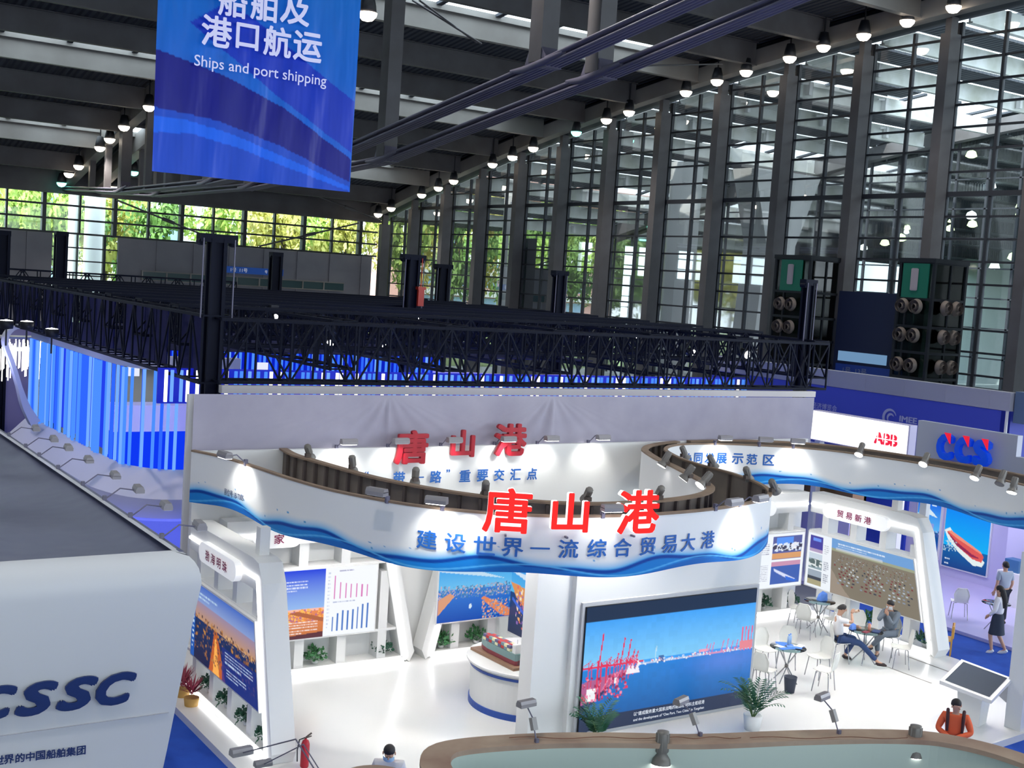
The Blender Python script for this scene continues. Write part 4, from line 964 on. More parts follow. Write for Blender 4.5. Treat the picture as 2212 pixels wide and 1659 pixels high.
def pic_chart():
    P = Pic(170, 108); P.rect(.46, 1, 0, 1, (.92, .95, 1)); P.rect(0, .46, 0, 1, (0, .06, .7)); P.grad(0, .999, (0, 0, 0), (0, 0, 0)) if 0 else None
    k = P.X < .46; g = Pic(170, 108); g.grad(.42, 1, (.30, .50, .85), (.0, .04, .72)); g.grad(.0, .42, (.55, .16, .03), (.85, .25, .08)); g.rect(0, 1, .395, .43, (.95, .5, .4)); g.speck(160, 0, .46, .25, .42, [(1, .5, .1), (.5, .15, .25), (.9, .3, .05)], (.008, .02)); g.poly([(.1, .38), (.46, .22), (.46, .28), (.2, .4)], (.45, .12, .04)); g.poly([(0, 0), (.46, 0), (.46, .08), (0, .04)], (.1, .02, .03))
    g.lines_text(.02, .28, .68, .86, 4, (.8, .85, 1)); g.lines_text(.02, .40, .06, .26, 5, (.95, .8, .75)); P.a[k] = g.a[k]
    for i, h in enumerate((.40, .28, .26, .24, .24, .22, .21)): P.rect(.555+.057*i, .568+.057*i, .54, .54+h*.85, (.7, .2, .5))
    for i, h in enumerate((.20, .24, .27, .26, .27, .30, .33, .34)): P.rect(.545+.052*i, .562+.052*i, .06, .06+h*1.1, (.06, .18, .55))
    P.lines_text(.60, .85, .93, .97, 1, (.3, .3, .5)); P.lines_text(.55, .93, .47, .51, 1, (.35, .4, .6)); P.lines_text(.49, .51, .1, .95, 16, (.55, .6, .75)); return P
def pic_port():
    P = Pic(130, 84); P.grad(.5, 1, (.15, .55, .9), (.0, .3, .85)); P.grad(0, .5, (.0, .07, .45), (.03, .2, .7)); P.speck(500, 0, 1, .36, .56, [(.1, .3, .55), (.3, .4, .6), (.05, .2, .4), (.6, .45, .5)], (.006, .014)); P.poly([(.1, .62), (.6, .82), (1, .9), (1, .8), (.6, .72)], (.75, .9, .95), .7)
    P.poly([(0, 0), (.12, .02), (.42, .33), (.38, .36), (0, .12)], (.8, .25, .1)); P.poly([(1, .1), (.78, .40), (.85, .45), (1, .35)], (.75, .35, .2)); P.speck(150, 0, .4, 0, .3, [(.9, .4, .2), (.1, .3, .6)], (.008, .015)); P.blob(.56, .22, .02, .04, (.7, .85, .95)); P.rect(0, .5, .86, 1, (.25, .03, .5)); P.speck(60, 0, .5, .88, .95, [(.8, .8, .9), (.1, .02, .2)], (.008, .016)); P.rect(.5, 1, .92, 1, (.85, .9, 1)); return P
def pic_port2():
    P = Pic(120, 80); P.grad(.5, 1, (.1, .5, .85), (.0, .2, .75)); P.poly([(0, .75), (.4, .66), (1, .5), (1, .6), (.5, .8)], (.8, .9, .95), .8); P.grad(0, .5, (.02, .03, .08), (.02, .06, .2)); P.poly([(0, .62), (.1, .45), (.5, .2), (.7, 0), (1, 0), (1, .6), (.5, .58)], (.75, .3, .08)); P.speck(400, .1, 1, .1, .6, [(.9, .45, .15), (.3, .15, .5), (.8, .15, .1), (.9, .8, .6)], (.008, .02)); P.line(.05, .42, .62, 0, .02, (.05, .15, .7)); return P
def pic_br():
    P = Pic(110, 96, (.88, .93, 1)); P.rect(.04, .56, .52, .95, (.1, .12, .35)); P.rect(.2, .5, .8, .93, (.1, .3, .9)); P.speck(100, .05, .55, .68, .8, [(.85, .85, .9), (.05, .05, .1), (.7, .8, .95)], (.015, .03)); P.rect(.04, .56, .53, .64, (.7, .35, .15)); P.rect(.04, .56, .06, .48, (.05, .12, .45)); P.rect(.04, .56, .40, .48, (.6, .3, .45)); P.poly([(.1, .12), (.45, .32), (.52, .36), (.5, .30), (.2, .1)], (.7, .75, .95)); P.poly([(.08, .1), (.3, .2), (.28, .12), (.12, .07)], (.03, .15, .7))
    P.lines_text(.62, .9, .62, .84, 6, (.3, .3, .4)); P.lines_text(.62, .9, .12, .44, 10, (.3, .3, .4)); P.rect(.59, .97, .495, .505, (.4, .5, .8)); return P
def pic_rw():
    P = Pic(210, 84, (.9, .95, 1)); P.rect(.02, .15, .66, .96, (.06, .05, .35)); P.rect(.05, .13, .86, .92, (.15, .3, .9)); P.rect(.02, .15, .66, .72, (.45, .35, .55)); P.rect(.02, .15, .34, .63, (.28, .38, .42)); P.rect(.02, .15, .52, .63, (.6, .7, .8)); P.speck(30, .03, .14, .4, .5, [(.8, .85, .85), (.1, .15, .15)], (.02, .04)); P.rect(.02, .15, .04, .32, (.42, .38, .22)); P.rect(.02, .15, .18, .32, (.35, .42, .5)); P.rect(.02, .15, .14, .2, (.05, .06, .08))
    for yy in (.66, .35, .12): P.lines_text(.165, .215, yy, yy+.18, 5, (.3, .32, .4))
    k = P.X > .235; P.a[k] = np.array((.22, .19, .14)); P.rect(.235, 1, .86, 1, (.2, .42, .75)); g = (P.X > .235) & (P.Y > .80); P.a[g] = (.16, .36, .70)
    P.rect(.235, 1, .78, .82, (.35, .38, .25)); P.poly([(.235, 0), (.235, .45), (.36, .12), (.42, 0)], (.34, .28, .22)); cols = [(.20, .02, .03), (.45, .52, .6), (.25, .30, .38), (.03, .04, .07), (.14, .02, .03), (.6, .65, .7)]
    for r in range(14):
        yy = .73-.58*(r/14)**1.5; sz = .004+.013*(r/14)
        for c in range(30):
            x = .30+.028*c*(1+r*.035)+.03*math.sin(r*.7)-(.02*r if 0 else 0)
            if x > .98 or (c+r//2) % 6 == 4: continue
            P.rect(x-sz*.8/1.2, x+sz*.8/1.2, yy-sz*.9, yy+sz*.9, cols[rng.integers(6)])
    P.lines_text(.30, .75, .86, .94, 2, (.85, .92, 1)); P.rect(.28, .72, .80, .845, (.75, .78, .8), .5); return P
# --- display frames
def pill(t, c, right, w_, h_, m, nrm, th=.1):
    mb = MB(); r = h_/2; pts = []
    for k in range(13): a = -PI/2+PI*k/12; pts.append((w_/2-r+r*math.cos(a), r*math.sin(a)))
    for k in range(13): a = PI/2+PI*k/12; pts.append((-w_/2+r+r*math.cos(a), r*math.sin(a)))
    mb.slab(pts, c, right, (0, 0, 1), Vector(nrm)*th); return mb.build('name_plate', m, t)
m_plate = mat('plate_white', (.9, .9, .9), .3, emit=(1, 1, 1), es=.35)
def disp(label, O, U, N, W, ins, pic, pu0, pu1, closed, name=None, plate=None, z0=.92, z1=2.3, extra_pic=None, post_off=.30, d=.42, mm=None):
    O = Vector(O); U = Vector(U); N = Vector(N)
    t = thing('display_stand', label, 'display frame', O); u = U; n = N
    def P3(a, z, k=0): return u*a+Vector((0, 0, z))-n*k
    def edge(z): return W-ins*(z-.15)/3.18
    rr = .35
    # rounded slanted border and header
    outer = [(0, 3.33), (edge(3.33)-rr, 3.33), (edge(3.33)-rr*.3, 3.33-rr*.12), (edge(3.33-rr), 3.33-rr), (edge(.15)-.02, .35), (edge(.15)-.12, .15), (0, .15)]
    e2 = lambda z: edge(z)-.30
    inner = [(0, .30), (e2(.3), .30), (e2(2.82), 2.82), (0, 2.82)]
    mb = MB(); mb.slab([(0, 2.82), (e2(2.82), 2.82), (edge(3.33-rr), 3.33-rr), (edge(3.33)-rr*.3, 3.33-rr*.12), (edge(3.33)-rr, 3.33), (0, 3.33)], (0, 0, 0), u, (0, 0, 1), -n*d)
    mb.slab([(e2(.3), .3), (edge(.15)-.12, .15), (edge(.15)-.02, .35), (edge(3.33-rr), 3.33-rr), (e2(2.82), 2.82)], (0, 0, 0), u, (0, 0, 1), -n*d)
    mb.slab([(0, .0), (edge(.15)-.12, .0), (e2(.3), .3), (0, .3)], (0, 0, 0), u, (0, 0, 1), -n*d)
    mb.build('border', m_boothw, t)
    k = 0; x = post_off
    while x < W-.5:
        zt = 2.82
        if e2(2.82) < x+.1: zt = .3+(e2(.3)-x)/(e2(.3)-e2(2.82)+1e-6)*2.52-.1
        mb = MB(); mb.slab([(x-.1, .3), (x+.1, .3), (x+.1, zt), (x-.1, zt)], (0, 0, 0)-n*.03 if 0 else tuple(-n*.03), u, (0, 0, 1), -n*(d-.05)); mb.build('post', m_boothw, t); x += .92
    mb = MB(); mb.slab([(0, z0-.05), (e2(z0), z0-.05), (e2(z0), z0), (0, z0)], tuple(-n*.02), u, (0, 0, 1), -n*(d-.04)); mb.slab([(0, z1), (e2(z1), z1), (e2(z1), z1+.06), (0, z1+.06)], tuple(-n*.02), u, (0, 0, 1), -n*(d-.04)); mb.build('rail', m_boothw, t)
    if closed: mb = MB(); mb.slab([(0, .3), (e2(.3), .3), (e2(2.82), 2.82), (0, 2.82)], tuple(-n*(d-.03)), u, (0, 0, 1), -n*.02); mb.build('back_panel', m_boothw, t)
    # lightbox with its picture, right side following the slant
    f0, f1 = pu0, (lambda z: pu1 if pu1 else e2(z)-.04)
    mb = MB(); mb.slab([(f0-.03, z0-.03), (f1(z0)+.03, z0-.03), (f1(z1)+.03, z1+.03), (f0-.03, z1+.03)], tuple(n*.05), u, (0, 0, 1), -n*.12); lb = mb.build('lightbox', m_boothw, t)
    def fn(a, b): z = z0+(z1-z0)*b; q = f0+(f1(z)-f0)*a; v = P3(q, z, -.056); return tuple(v)
    link('picture', pic.mesh('picture', mm or m_box, fn), lb)
    # led strips
    mb = MB(); r3 = lambda a, z: P3(a, z, -.012)
    mb.bar(r3(.02, 3.03), r3(e2(2.9)+.10, 3.03), .045); mb.bar(r3(e2(2.9)+.10, 3.03), r3(e2(.25)+.10, .23), .045); mb.bar(r3(e2(.25)+.10, .23), r3(.02, .23), .045); mb.build('led_strip', m_led, t)
    if plate:
        c = P3(plate[1], plate[2], -.02); pl = pill(t, c, u, plate[3], .36, m_plate, n, .12)
        text('plate_lettering', plate[0], c+n*.13, u, (0, 0, 1), h=.19, m=m_purp, parent=pl, bold=.02, off=.008, sx=1.15)
    return t
Fy = 21.9
XR = (1, 0, 0); YN = (0, -1, 0); XL = (-1, 0, 0)
disp('long display frame on the right of the port booth with the parked cars picture', (24.1, 21.75, 0), YN, XL, 4.25, .85, pic_rw(), .06, None, False, plate=('贸 易 新 港', 1.55, 2.98, 2.05), post_off=.50)
disp('display frame on the left edge of the port booth with the dusk city picture', (7.8, 22.2, 0), YN, XL, 4.32, .85, pic_dusk(), .45, None, False, plate=('渤 海 明 珠', 1.80, 2.98, 1.85), post_off=.45)
disp('display frame against the back wall at left with sunset and bar chart picture', (8.4, Fy, 0), XR, YN, 4.25, .75, pic_chart(), 1.1, 3.22, True, plate=('家', 1.0, 2.98, .95), post_off=.7, mm=m_boxbright)
disp('display frame against the back wall with the harbour picture left of the video pillar', (15.0, Fy, 0), XL, YN, 2.2, .75, pic_port(), .05, 1.9, True, post_off=.45)
disp('display frame against the back wall behind the cafe tables with white text panel', (24.0, 21.75, 0), XL, YN, 6.2, .6, pic_br(), .1, 2.1, True, plate=('港', 1.9, 2.98, 1.2), post_off=.55, mm=m_boxbright)
t = thing('display_stand', 'angled lightbox stand with the container terminal picture beside the video pillar', 'display frame', (15.05, 21.9, 0))
mb = MB(); mb.box(-.1, .35, -2.6, 0, .5, 2.5); lb = mb.build('lightbox', m_boothw, t); link('picture', pic_port2().mesh('picture', m_box, panel_fn((-.11, -.04, .57), (0, -1, 0), (0, 0, 1), 2.5, 1.8)), lb)
mb = MB(); mb.box(0, .3, -1.9, -1.6, .15, .5); mb.box(0, .3, -.6, -.3, .15, .5); mb.build('leg', m_boothw, t)
for (x, y, zt, lb) in ((8.05, 19.3, 3.8, 'left'), (24.35, 19.25, 3.8, 'right')):
    mb = MB(); mb.box(-.09, .09, -.09, .09, 3.33, zt); o = mb.build('support_post', m_boothw); o.location = (x, y, 0); tag(o, 'short square white post between the %s wing frame and the ribbon' % lb, 'post')
# nearer end piece of the ribbon at the right margin
e2 = [Vector((22.1, 13.95, 0)), Vector((22.5, 13.6, 0)), Vector((23.0, 13.1, 0))]; ep, el = curve_pts([(p.x, p.y) for p in e2], 24)
P = Pic(24, 44, (.82, .82, .815)); zz = P.Y*.98; d = zz-.18; hz = np.clip(1-d/.16, 0, 1)**1.6; P.a = P.a*(1-hz[..., None]*.9)+np.array(sr(80, 178, 232))*hz[..., None]*.9; P.a[d < 0] = sr(40, 110, 190); P.a[d < -.1] = sr(60, 100, 180)
tt = thing('ribbon_end_panel', 'short white panel with blue wave foot joining the right pillar at the margin', 'fascia', (22.5, 13.6, 4.1))
link('printed_skin', P.mesh('printed_skin', m_print, lambda u, v: (ep[int(round(u*23))].x-22.5, ep[int(round(u*23))].y-13.6, ZB+(ZT-ZB)*v-4.1)), tt)
mb = MB(); wall_on(mb, inset(ep, .015), ZB, ZT, .08); mb.xf(Matrix.Translation((-22.5, -13.6, -4.1))); mb.build('board', m_boothw, tt)
# --- video pillar
t = thing('video_pillar', 'broad white pillar carrying the large harbour video screen', 'video wall', (15.28, 17.75, ZF)); T = Matrix.Translation((-15.28, -17.75, -ZF))
mb = MB(); mb.box(12.27, 17.55, 17.12, 17.5, ZF, 3.64); mb.box(13.03, 17.55, 17.0, 17.12, ZF, 3.64); mb.xf(T); mb.build('pillar', m_boothw, t)
mb = MB(); mb.box(13.16, 17.5, 16.94, 17.0, ZF, 2.62); mb.xf(T); mb.build('screen_surround', mat('silver_surround', (.55, .56, .58), .3), t)
mb = MB(); mb.box(13.22, 17.42, 16.91, 16.94, .22, 2.55); mb.xf(T); sc_ = mb.build('screen', m_black, t)
m_video = cmat('video_image', .25, emit=1.0, base=0)
link('video_picture', pic_led().mesh('video_picture', m_video, panel_fn((13.23-15.28, 16.90-17.75, .23-ZF), (1, 0, 0), (0, 0, 1), 4.18, 2.31)), sc_)
text('subtitle', '以“建成服务重大国家战略的能源原材料主枢纽港', (15.35-15.28, 16.89-17.75, .43-ZF), (1, 0, 0), (0, 0, 1), w=1.75, m=m_txtw, parent=sc_, bold=.012)
text('subtitle', 'and the development of “One Port, Two Cities” in Tangshan', (15.35-15.28, 16.89-17.75, .31-ZF), (1, 0, 0), (0, 0, 1), w=1.75, m=m_txtw, parent=sc_, bold=.012)
# right pillar carrying the far end of the ribbon
t = thing('ribbon_pillar', 'white pillar under the right end of the ribbon beside the touch screen table', 'pillar', (21.6, 14.0, ZF))
mb = MB(); mb.box(-.05, .5, -.35, .0, 0, 3.5); mb.build('shaft', m_boothw, t)
# --- round counter with the ship model
t = thing('round_counter', 'round white display counter with two blue stripes', 'counter', (13.5, 18.85, ZF))
def dshape(r, n=64):
    return [(r*math.cos(2*PI*k/n), r*math.sin(2*PI*k/n)) for k in range(n)]
def dring(mb, prof):
    n = 64; v = []
    for r, z in prof: v += [(x, y, z) for x, y in dshape(r, n)]
    return mb.add(v, [(i*n+k, i*n+(k+1) % n, (i+1)*n+(k+1) % n, (i+1)*n+k) for i in range(len(prof)-1) for k in range(n)]+[tuple((len(prof)-1)*n+k for k in range(n))], False)
mb = MB(); dring(mb, [(1.17, .12), (1.19, .80), (1.25, .83), (1.27, .86), (1.27, .89), (1.24, .9)]); mb.build('drum', m_boothw, t)
mb = MB(); dring(mb, [(1.19, 0), (1.19, .12)]); mb.build('base_stripe', mat('counter_blue', sr(38, 76, 160), .4), t)
mb = MB(); dring(mb, [(1.2, .745), (1.205, .795)]); mb.build('top_stripe', mat('counter_blue_top', sr(40, 78, 165), .4), t)
t = thing('ship_model', 'container ship model with coloured containers on a wooden base on the round counter', 'ship model', (12.82, 18.95, ZF+.9), math.radians(92))
mb = MB(); mb.box(-.72, .72, -.2, .2, 0, .05); mb.build('base_board', mat('brown_board', sr(150, 118, 96), .5), t)
mb = MB()
prof = [(-.62, .05), (-.6, .10), (-.3, .115), (.3, .115), (.5, .07), (.64, .0)]
for (za, zb, sh) in ((.07, .14, .85), (.14, .27, 1.0)):
    v = []; n = len(prof)
    for z, s_ in ((za, sh*.85 if za < .1 else sh*.95), (zb, sh)):
        v += [(x, w_*s_, z) for x, w_ in prof]+[(x, -w_*s_, z) for x, w_ in reversed(prof)]
    N_ = 2*n; mb.add(v, [(i, (i+1) % N_, N_+(i+1) % N_, N_+i) for i in range(N_)]+[tuple(range(N_, 2*N_))])
hull = mb.build('hull', mat('ship_teal', sr(120, 150, 150), .5), t)
mb = MB(); v = [(x, w_*.87, .055) for x, w_ in prof]+[(x, -w_*.87, .055) for x, w_ in reversed(prof)]+[(x, w_*.94, .15) for x, w_ in prof]+[(x, -w_*.94, .15) for x, w_ in reversed(prof)]; mb.add(v, [(i, (i+1) % 12, 12+(i+1) % 12, 12+i) for i in range(12)]); mb.build('lower_hull', mat('ship_maroon', sr(130, 60, 70), .5), hull)
cm_ = [mat('container_%s' % c, sr(*k), .5) for c, k in (('red', (180, 50, 50)), ('slate', (90, 90, 130)), ('cream', (225, 222, 180)), ('teal', (110, 140, 150)))]
for k in range(4):
    mb = MB()
    for i in range(9):
        for j in range(3):
            for l in range(2):
                if (i*7+j*5+l*3+i*j) % 4 == k: mb.box(-.42+.1*i, -.33+.1*i, -.1+.068*j, -.038+.068*j, .275+.055*l, .325+.055*l)
    mb.build('container_block', cm_[k], t)
mb = MB(); mb.box(-.58, -.48, -.08, .08, .27, .44); mb.box(-.56, -.5, -.1, .1, .40, .43); mb.tube([(-.52, 0, .44), (-.52, 0, .52)], .008, 5); mb.build('bridge', m_white, t)
# --- lamps on the ribbon
m_lampb = mat('lamp_body', sr(120, 116, 112), .45, .2)
_sp = {}
def spotlamp(loc, aim, label, lit=True, power=0, sc=1., grp='spotlights clamped on the ribbon', ang=75):
    if not _sp:
        mb = MB(); mb.lathe([(.001, .14), (.055, .14), (.06, .1), (.065, -.05), (.05, -.07), (.085, -.12), (.095, -.17)], n=14); _sp['body'] = mb.mesh('body', m_lampb)
        mb = MB()
        for k in range(8): a = 2*PI*k/8; mb.box(.06*math.cos(a)-.006, .06*math.cos(a)+.006, .06*math.sin(a)-.006, .06*math.sin(a)+.006, -.05, .12)
        _sp['fins'] = mb.mesh('fins', m_lampb)
        mb = MB(); mb.tube([(0, 0, -.16), (0, 0, -.172)], .088, 14); _sp['on'] = mb.mesh('lens', m_lampcool); _sp['off'] = mb.mesh('lens', m_lampb)
        mb = MB(); mb.box(-.05, .05, -.04, .04, -.02, .05); mb.bar((0, 0, .03), (0, .07, .12), .03); _sp['clamp'] = mb.mesh('clamp', m_stud)
    t = thing('spotlight', label, 'spotlight', loc, 0, grp); t.scale = (sc,)*3
    d = (Vector(aim)-Vector(loc)).normalized(); q = d.to_track_quat('-Z', 'Y')
    link('clamp', _sp['clamp'], t)
    b = link('body', _sp['body'], t); b.rotation_mode = 'QUATERNION'; b.rotation_quaternion = q; b.location = Vector((0, 0, .13))+d*.05
    link('fins', _sp['fins'], b); link('lens', _sp['on' if lit else 'off'], b)
    if power: spot('spot_beam', Vector(loc)+Vector((0, 0, .13*sc))+d*.27*sc, aim, power, ang, (1, .97, .92), .07)
    return t
def rimz(px, z=4.64): return None
SPL = [((665, 985), (10.6, 21.9, 3), 'on the rear rim at far left'), ((760, 1010), (11, 20.5, .1), 'on the rear rim, second from the left'), ((897, 1037), (11.5, 20.5, .1), 'on the rear rim above the word road'), ((1048, 1066), (12.5, 19.5, .1), 'on the rear rim behind the left red character'),
       ((1270, 1080), (14, 20.5, .1), 'on the rear rim between the middle and right red characters'), ((1425, 1076), (15, 20, .1), 'on the rear rim right of the red characters')]
def RZ(p, z=4.66): return tuple(gz(p[0], p[1], z))
for p, aim, lb in SPL: spotlamp(RZ(p), aim, 'grey spotlight '+lb, False, 0)
for p, aim, lb in [((1475, 985), (20.5, 19.5, .1), 'on the crossing rim, farthest of four'), ((1535, 1005), (21, 18.5, .1), 'on the crossing rim, second from the back'), ((1612, 1032), (20.5, 18, .1), 'on the crossing rim, third from the back'), ((1668, 1060), (20.5, 16.5, .1), 'on the crossing rim, nearest of four')]:
    spotlamp(RZ(p), aim, 'grey spotlight '+lb, False, 0)
for p, aim, pw, lb in [((1440, 1000), (14.5, 20.0, .2), 260, 'hanging inward at the back of the crossing, farther one'), ((1490, 1030), (13.6, 19.2, .2), 260, 'hanging inward at the crossing, nearer one'), ((1527, 1046), (12, 17.0, 1), 200, 'facing the camera with a bright star glare'),
                    ((1860, 978), (20, 18.5, .1), 330, 'on the far ribbon below the red-lettered sign'), ((2000, 1000), (19.5, 17, .1), 330, 'on the far ribbon below the blue-lettered sign'), ((2112, 1028), (20, 16, .1), 330, 'on the far ribbon, third from the left'), ((2165, 1040), (20, 15, .1), 0, 'at the far right, upper of the pair'), ((2190, 1056), (20.5, 14.5, .1), 260, 'at the far right, lower of the pair')]:
    P_ = RZ(p, 4.66); spotlamp(P_, aim, 'lit spotlight '+lb, pw > 0, pw, 1.1)
# arm floodlights
_af = {}
def armlamp(base, head, label, lit=False, power=0, grp='arm floodlights on the booth rims', sc=1., aim=None):
    if not _af:
        mb = MB(); mb.box(-.17, .17, -.075, .075, -.02, .04); mb.slab([(-.075, 0), (.075, 0), (.05, .06), (-.05, .06)], (-.17, 0, .03), (0, 1, 0), (0, 0, 1), (.34, 0, 0)); _af['head'] = mb.mesh('lamp_head', mat('flood_housing', sr(150, 146, 150), .4, .3))
        mb = MB(); mb.box(-.15, .15, -.06, .06, -.03, -.02); _af['on'] = mb.mesh('lens', m_lampcool); _af['off'] = mb.mesh('lens', mat('unlit_lens', (.7, .7, .72), .2))
    B = Vector(base); Hd = Vector(head)-B
    t = thing('arm_floodlight', label, 'floodlight', B, 0, grp)
    mb = MB(); k_ = Hd*.45+Vector((0, 0, abs(Hd.length)*.22)); mb.tube([(0, 0, 0), k_, Hd], .012*sc, 6); mb.box(-.03*sc, .03*sc, -.03*sc, .03*sc, -.05, .07*sc); mb.build('arm', m_cable, t)
    h = link('lamp_head', _af['head'], t); h.location = Hd; h.scale = (sc,)*3; h.rotation_euler = (0, 0, math.atan2(Hd.y, Hd.x)+PI/2)
    link('lens', _af['on' if lit else 'off'], h)
    if power: spot('flood_beam', Vector(head)+Vector((0, 0, -.08)), aim or tuple(Vector(head)+Vector((0, 0, -1))), power, 100, (1, 1, .95), .08)
    return t
def rim_pt(px, z=4.63, lo=.0, hi=.5): p, t_ = F_at(px, z, lo, hi); return p, Vector((t_.y, -t_.x, 0))
for px, pw, lb, so in [(530, 45, 'at the left end of the front rim, glaring on the fascia', .42), (838, 0, 'on the front rim left of the slogan, unlit', .3), (955, 40, 'on the front rim above the first slogan characters', .35), (1545, 0, 'right of the red characters on the front rim, left one', .38), (1598, 75, 'right of the red characters on the front rim, right one', .4), (1300, 12, 'on the front rim behind the middle red character', .3)]:
    p, n_ = rim_pt(px); hd = p+n_*so; armlamp((p.x, p.y, 4.64), (hd.x, hd.y, 4.78), 'small arm floodlight '+lb, pw > 0, pw, aim=tuple(p+Vector((0, 0, 4.15))))
for px, pw, lb in [(727, 42, 'over the back wall, leftmost unlit looking'), (838, 26, 'over the back wall left of the first dark red character'), (952, 30, 'over the back wall between first and second dark red characters'), (1068, 34, 'over the back wall, bright one at the third dark red character'), (1160, 36, 'over the back wall right of the dark red characters'), (1270, 40, 'over the back wall, rightmost before the ribbon curl')]:
    c = gz(px, 966, 4.62); c.y = 22.56; c.x = gy(px, 966, 22.56).x; armlamp((c.x, c.y, 4.6), (c.x, c.y-.55, 4.78), 'arm floodlight '+lb, pw > 30, pw, aim=(c.x, 22.5, 4.1))
for px, pw, lb in [(1545, 40, 'over the far ribbon slogan, left one'), (1640, 0, 'over the far ribbon slogan, unlit middle one'), (1712, 34, 'over the far ribbon slogan, right one')]:
    p, n_ = rim_pt(px, 4.63, .56, .82); hd = p+n_*.45; armlamp((p.x, p.y, 4.64), (hd.x, hd.y, 4.80), 'arm floodlight '+lb, pw > 0, pw, aim=tuple(p+Vector((0, 0, 4.1))))
# lamps inside the ribbon throw that light the floor and frames
for (x, y, tx, ty, pw) in ((10.3, 19.2, 11.2, 20.8, 420), (11.2, 17.3, 11.0, 19.0, 420), (13.5, 16.3, 13.2, 19.5, 380), (9.9, 21.2, 9.6, 19.8, 260), (18.6, 20.2, 21.0, 19.8, 420), (17.9, 17.6, 19.8, 17.5, 420), (22.6, 21.5, 22.0, 19.5, 330), (14.5, 15.3, 14.5, 15.2, 120), (10, 15.9, 9.8, 15.5, 200), (19.5, 14.8, 19.5, 14.8, 0)):
    if pw: spot('ribbon_lamp', (x, y, 4.55), (tx, ty, 0), pw*.48, 120, (1, .98, .95), .15)
# ================================================================ booth on the left with the letters
m_cs = mat('pale_booth_panel', sr(206, 208, 212), .45)
m_tarp = mat('dark_membrane', sr(98, 102, 128), .28, bump=(.45, .3, .3), spec=.6)
m_navyl = mat('navy_letter', sr(20, 46, 104), .4)
CX, CY, CZ = 5.27, 14.9, 4.5
t = thing('exhibition_booth', 'large pale booth with rounded roof edge and four navy letters at the left', 'booth', (0, 16, 0)); T = Matrix.Translation((0, -16, 0))
mb = MB()
def xr(z):   # right outline of the front: widest under the roof, leaning in below
    pts = [(0, 4.72), (1.7, 5.02), (3.0, 5.2), (3.9, 5.36), (4.15, 5.40), (4.35, 5.36), (4.45, 5.27), (4.5, 5.1)]
    for (a, b), (c, d) in zip(pts, pts[1:]):
        if z <= c: return b+(d-b)*(z-a)/(c-a)
    return pts[-1][1]
prof = [(14.95, 0), (14.9, 2), (14.88, 3.6), (14.86, 4.05)]+[(14.86+.32*(1-math.cos(a)), 4.12+.38*math.sin(a)) for a in [PI/2*k/6 for k in range(7)]]
cols = 24; v = []
for y, z in prof:
    for c in range(cols+1): v.append((-9+(xr(z)+9)*c/cols, y, z))
mb.add(v, [(i*(cols+1)+c, i*(cols+1)+c+1, (i+1)*(cols+1)+c+1, (i+1)*(cols+1)+c) for i in range(len(prof)-1) for c in range(cols)], True)
v = []; zs = [z for y, z in prof]
for z in zs: v += [(xr(z), 14.9+(0 if z < 4.1 else (z-4.1)*.6), z), (xr(z), 36, z)]
mb.add(v, [(2*i, 2*i+1, 2*i+3, 2*i+2) for i in range(len(zs)-1)], True)
mb.xf(T); mb.build('shell', m_cs, t)
mb = MB(); mb.box(.93, .94, 14.852, 14.87, 0, 4.05); mb.box(-3, 5.05, 14.87, 14.895, 2.47, 2.475); mb.xf(T); mb.build('panel_joint', mat('joint_grey', sr(170, 172, 180), .6), t)
mb = MB(); nx, ny = 60, 110; v = []
for j in range(ny+1):
    for i in range(nx+1):
        x = -9+(CX+9)*i/nx; y = 15.2+20.8*j/ny; e = min(1, (CX-x)/.5, (y-15.2)/.5, 1); e = max(0, e)
        z = 4.47-.16*e+e*(.035*math.sin(x*1.7+y*.6+math.sin(y*.9))+.03*math.sin(y*1.3-x*.8)+.05*math.exp(-((x-3.4-.25*(y-17))/.12)**2)+.04*math.exp(-((x-1.6-.5*(y-17))/.10)**2))
        v.append((x, y, z))
mb.add(v, [(j*(nx+1)+i, j*(nx+1)+i+1, (j+1)*(nx+1)+i+1, (j+1)*(nx+1)+i) for j in range(ny) for i in range(nx)], True)
mb.xf(T); mb.build('roof_membrane', m_tarp, t)
for ch, px, py in zip('CSSC', [-12, 78, 166, 250], [1518, 1508, 1497, 1487]):
    c = gy(px, py, 14.87); text('letter', ch, (c.x, c.y-16, c.z), (1, 0, 0), (0, 0, 1), h=.41, w=.50, m=m_navyl, parent=t, bold=.05, ext=.03, off=.02, shear=.28)
for ch, px in zip('世界的中国船舶集团', [-3, 19, 43, 65, 87, 110, 131, 153, 175]):
    c = gy(px, 1631-(px-87)*.12, 14.89); text('lettering', ch, (c.x, c.y-16, c.z), (1, 0, 0), (0, 0, 1), h=.115, m=m_navyl, parent=t, bold=.03, off=.012)
for q, (px, py) in enumerate([(30, 938), (62, 962), (110, 981), (150, 1008), (181, 1044), (230, 1075), (287, 1112), (353, 1157)]):
    P_ = gz(px, py, 4.5); armlamp((5.24, P_.y, 4.47), (5.74, P_.y-.05, 4.60), 'arm floodlight over the roof edge of the pale booth, %s from the far end' % ORD[q], False, 0, 'arm floodlights along the pale booth roof', .9)
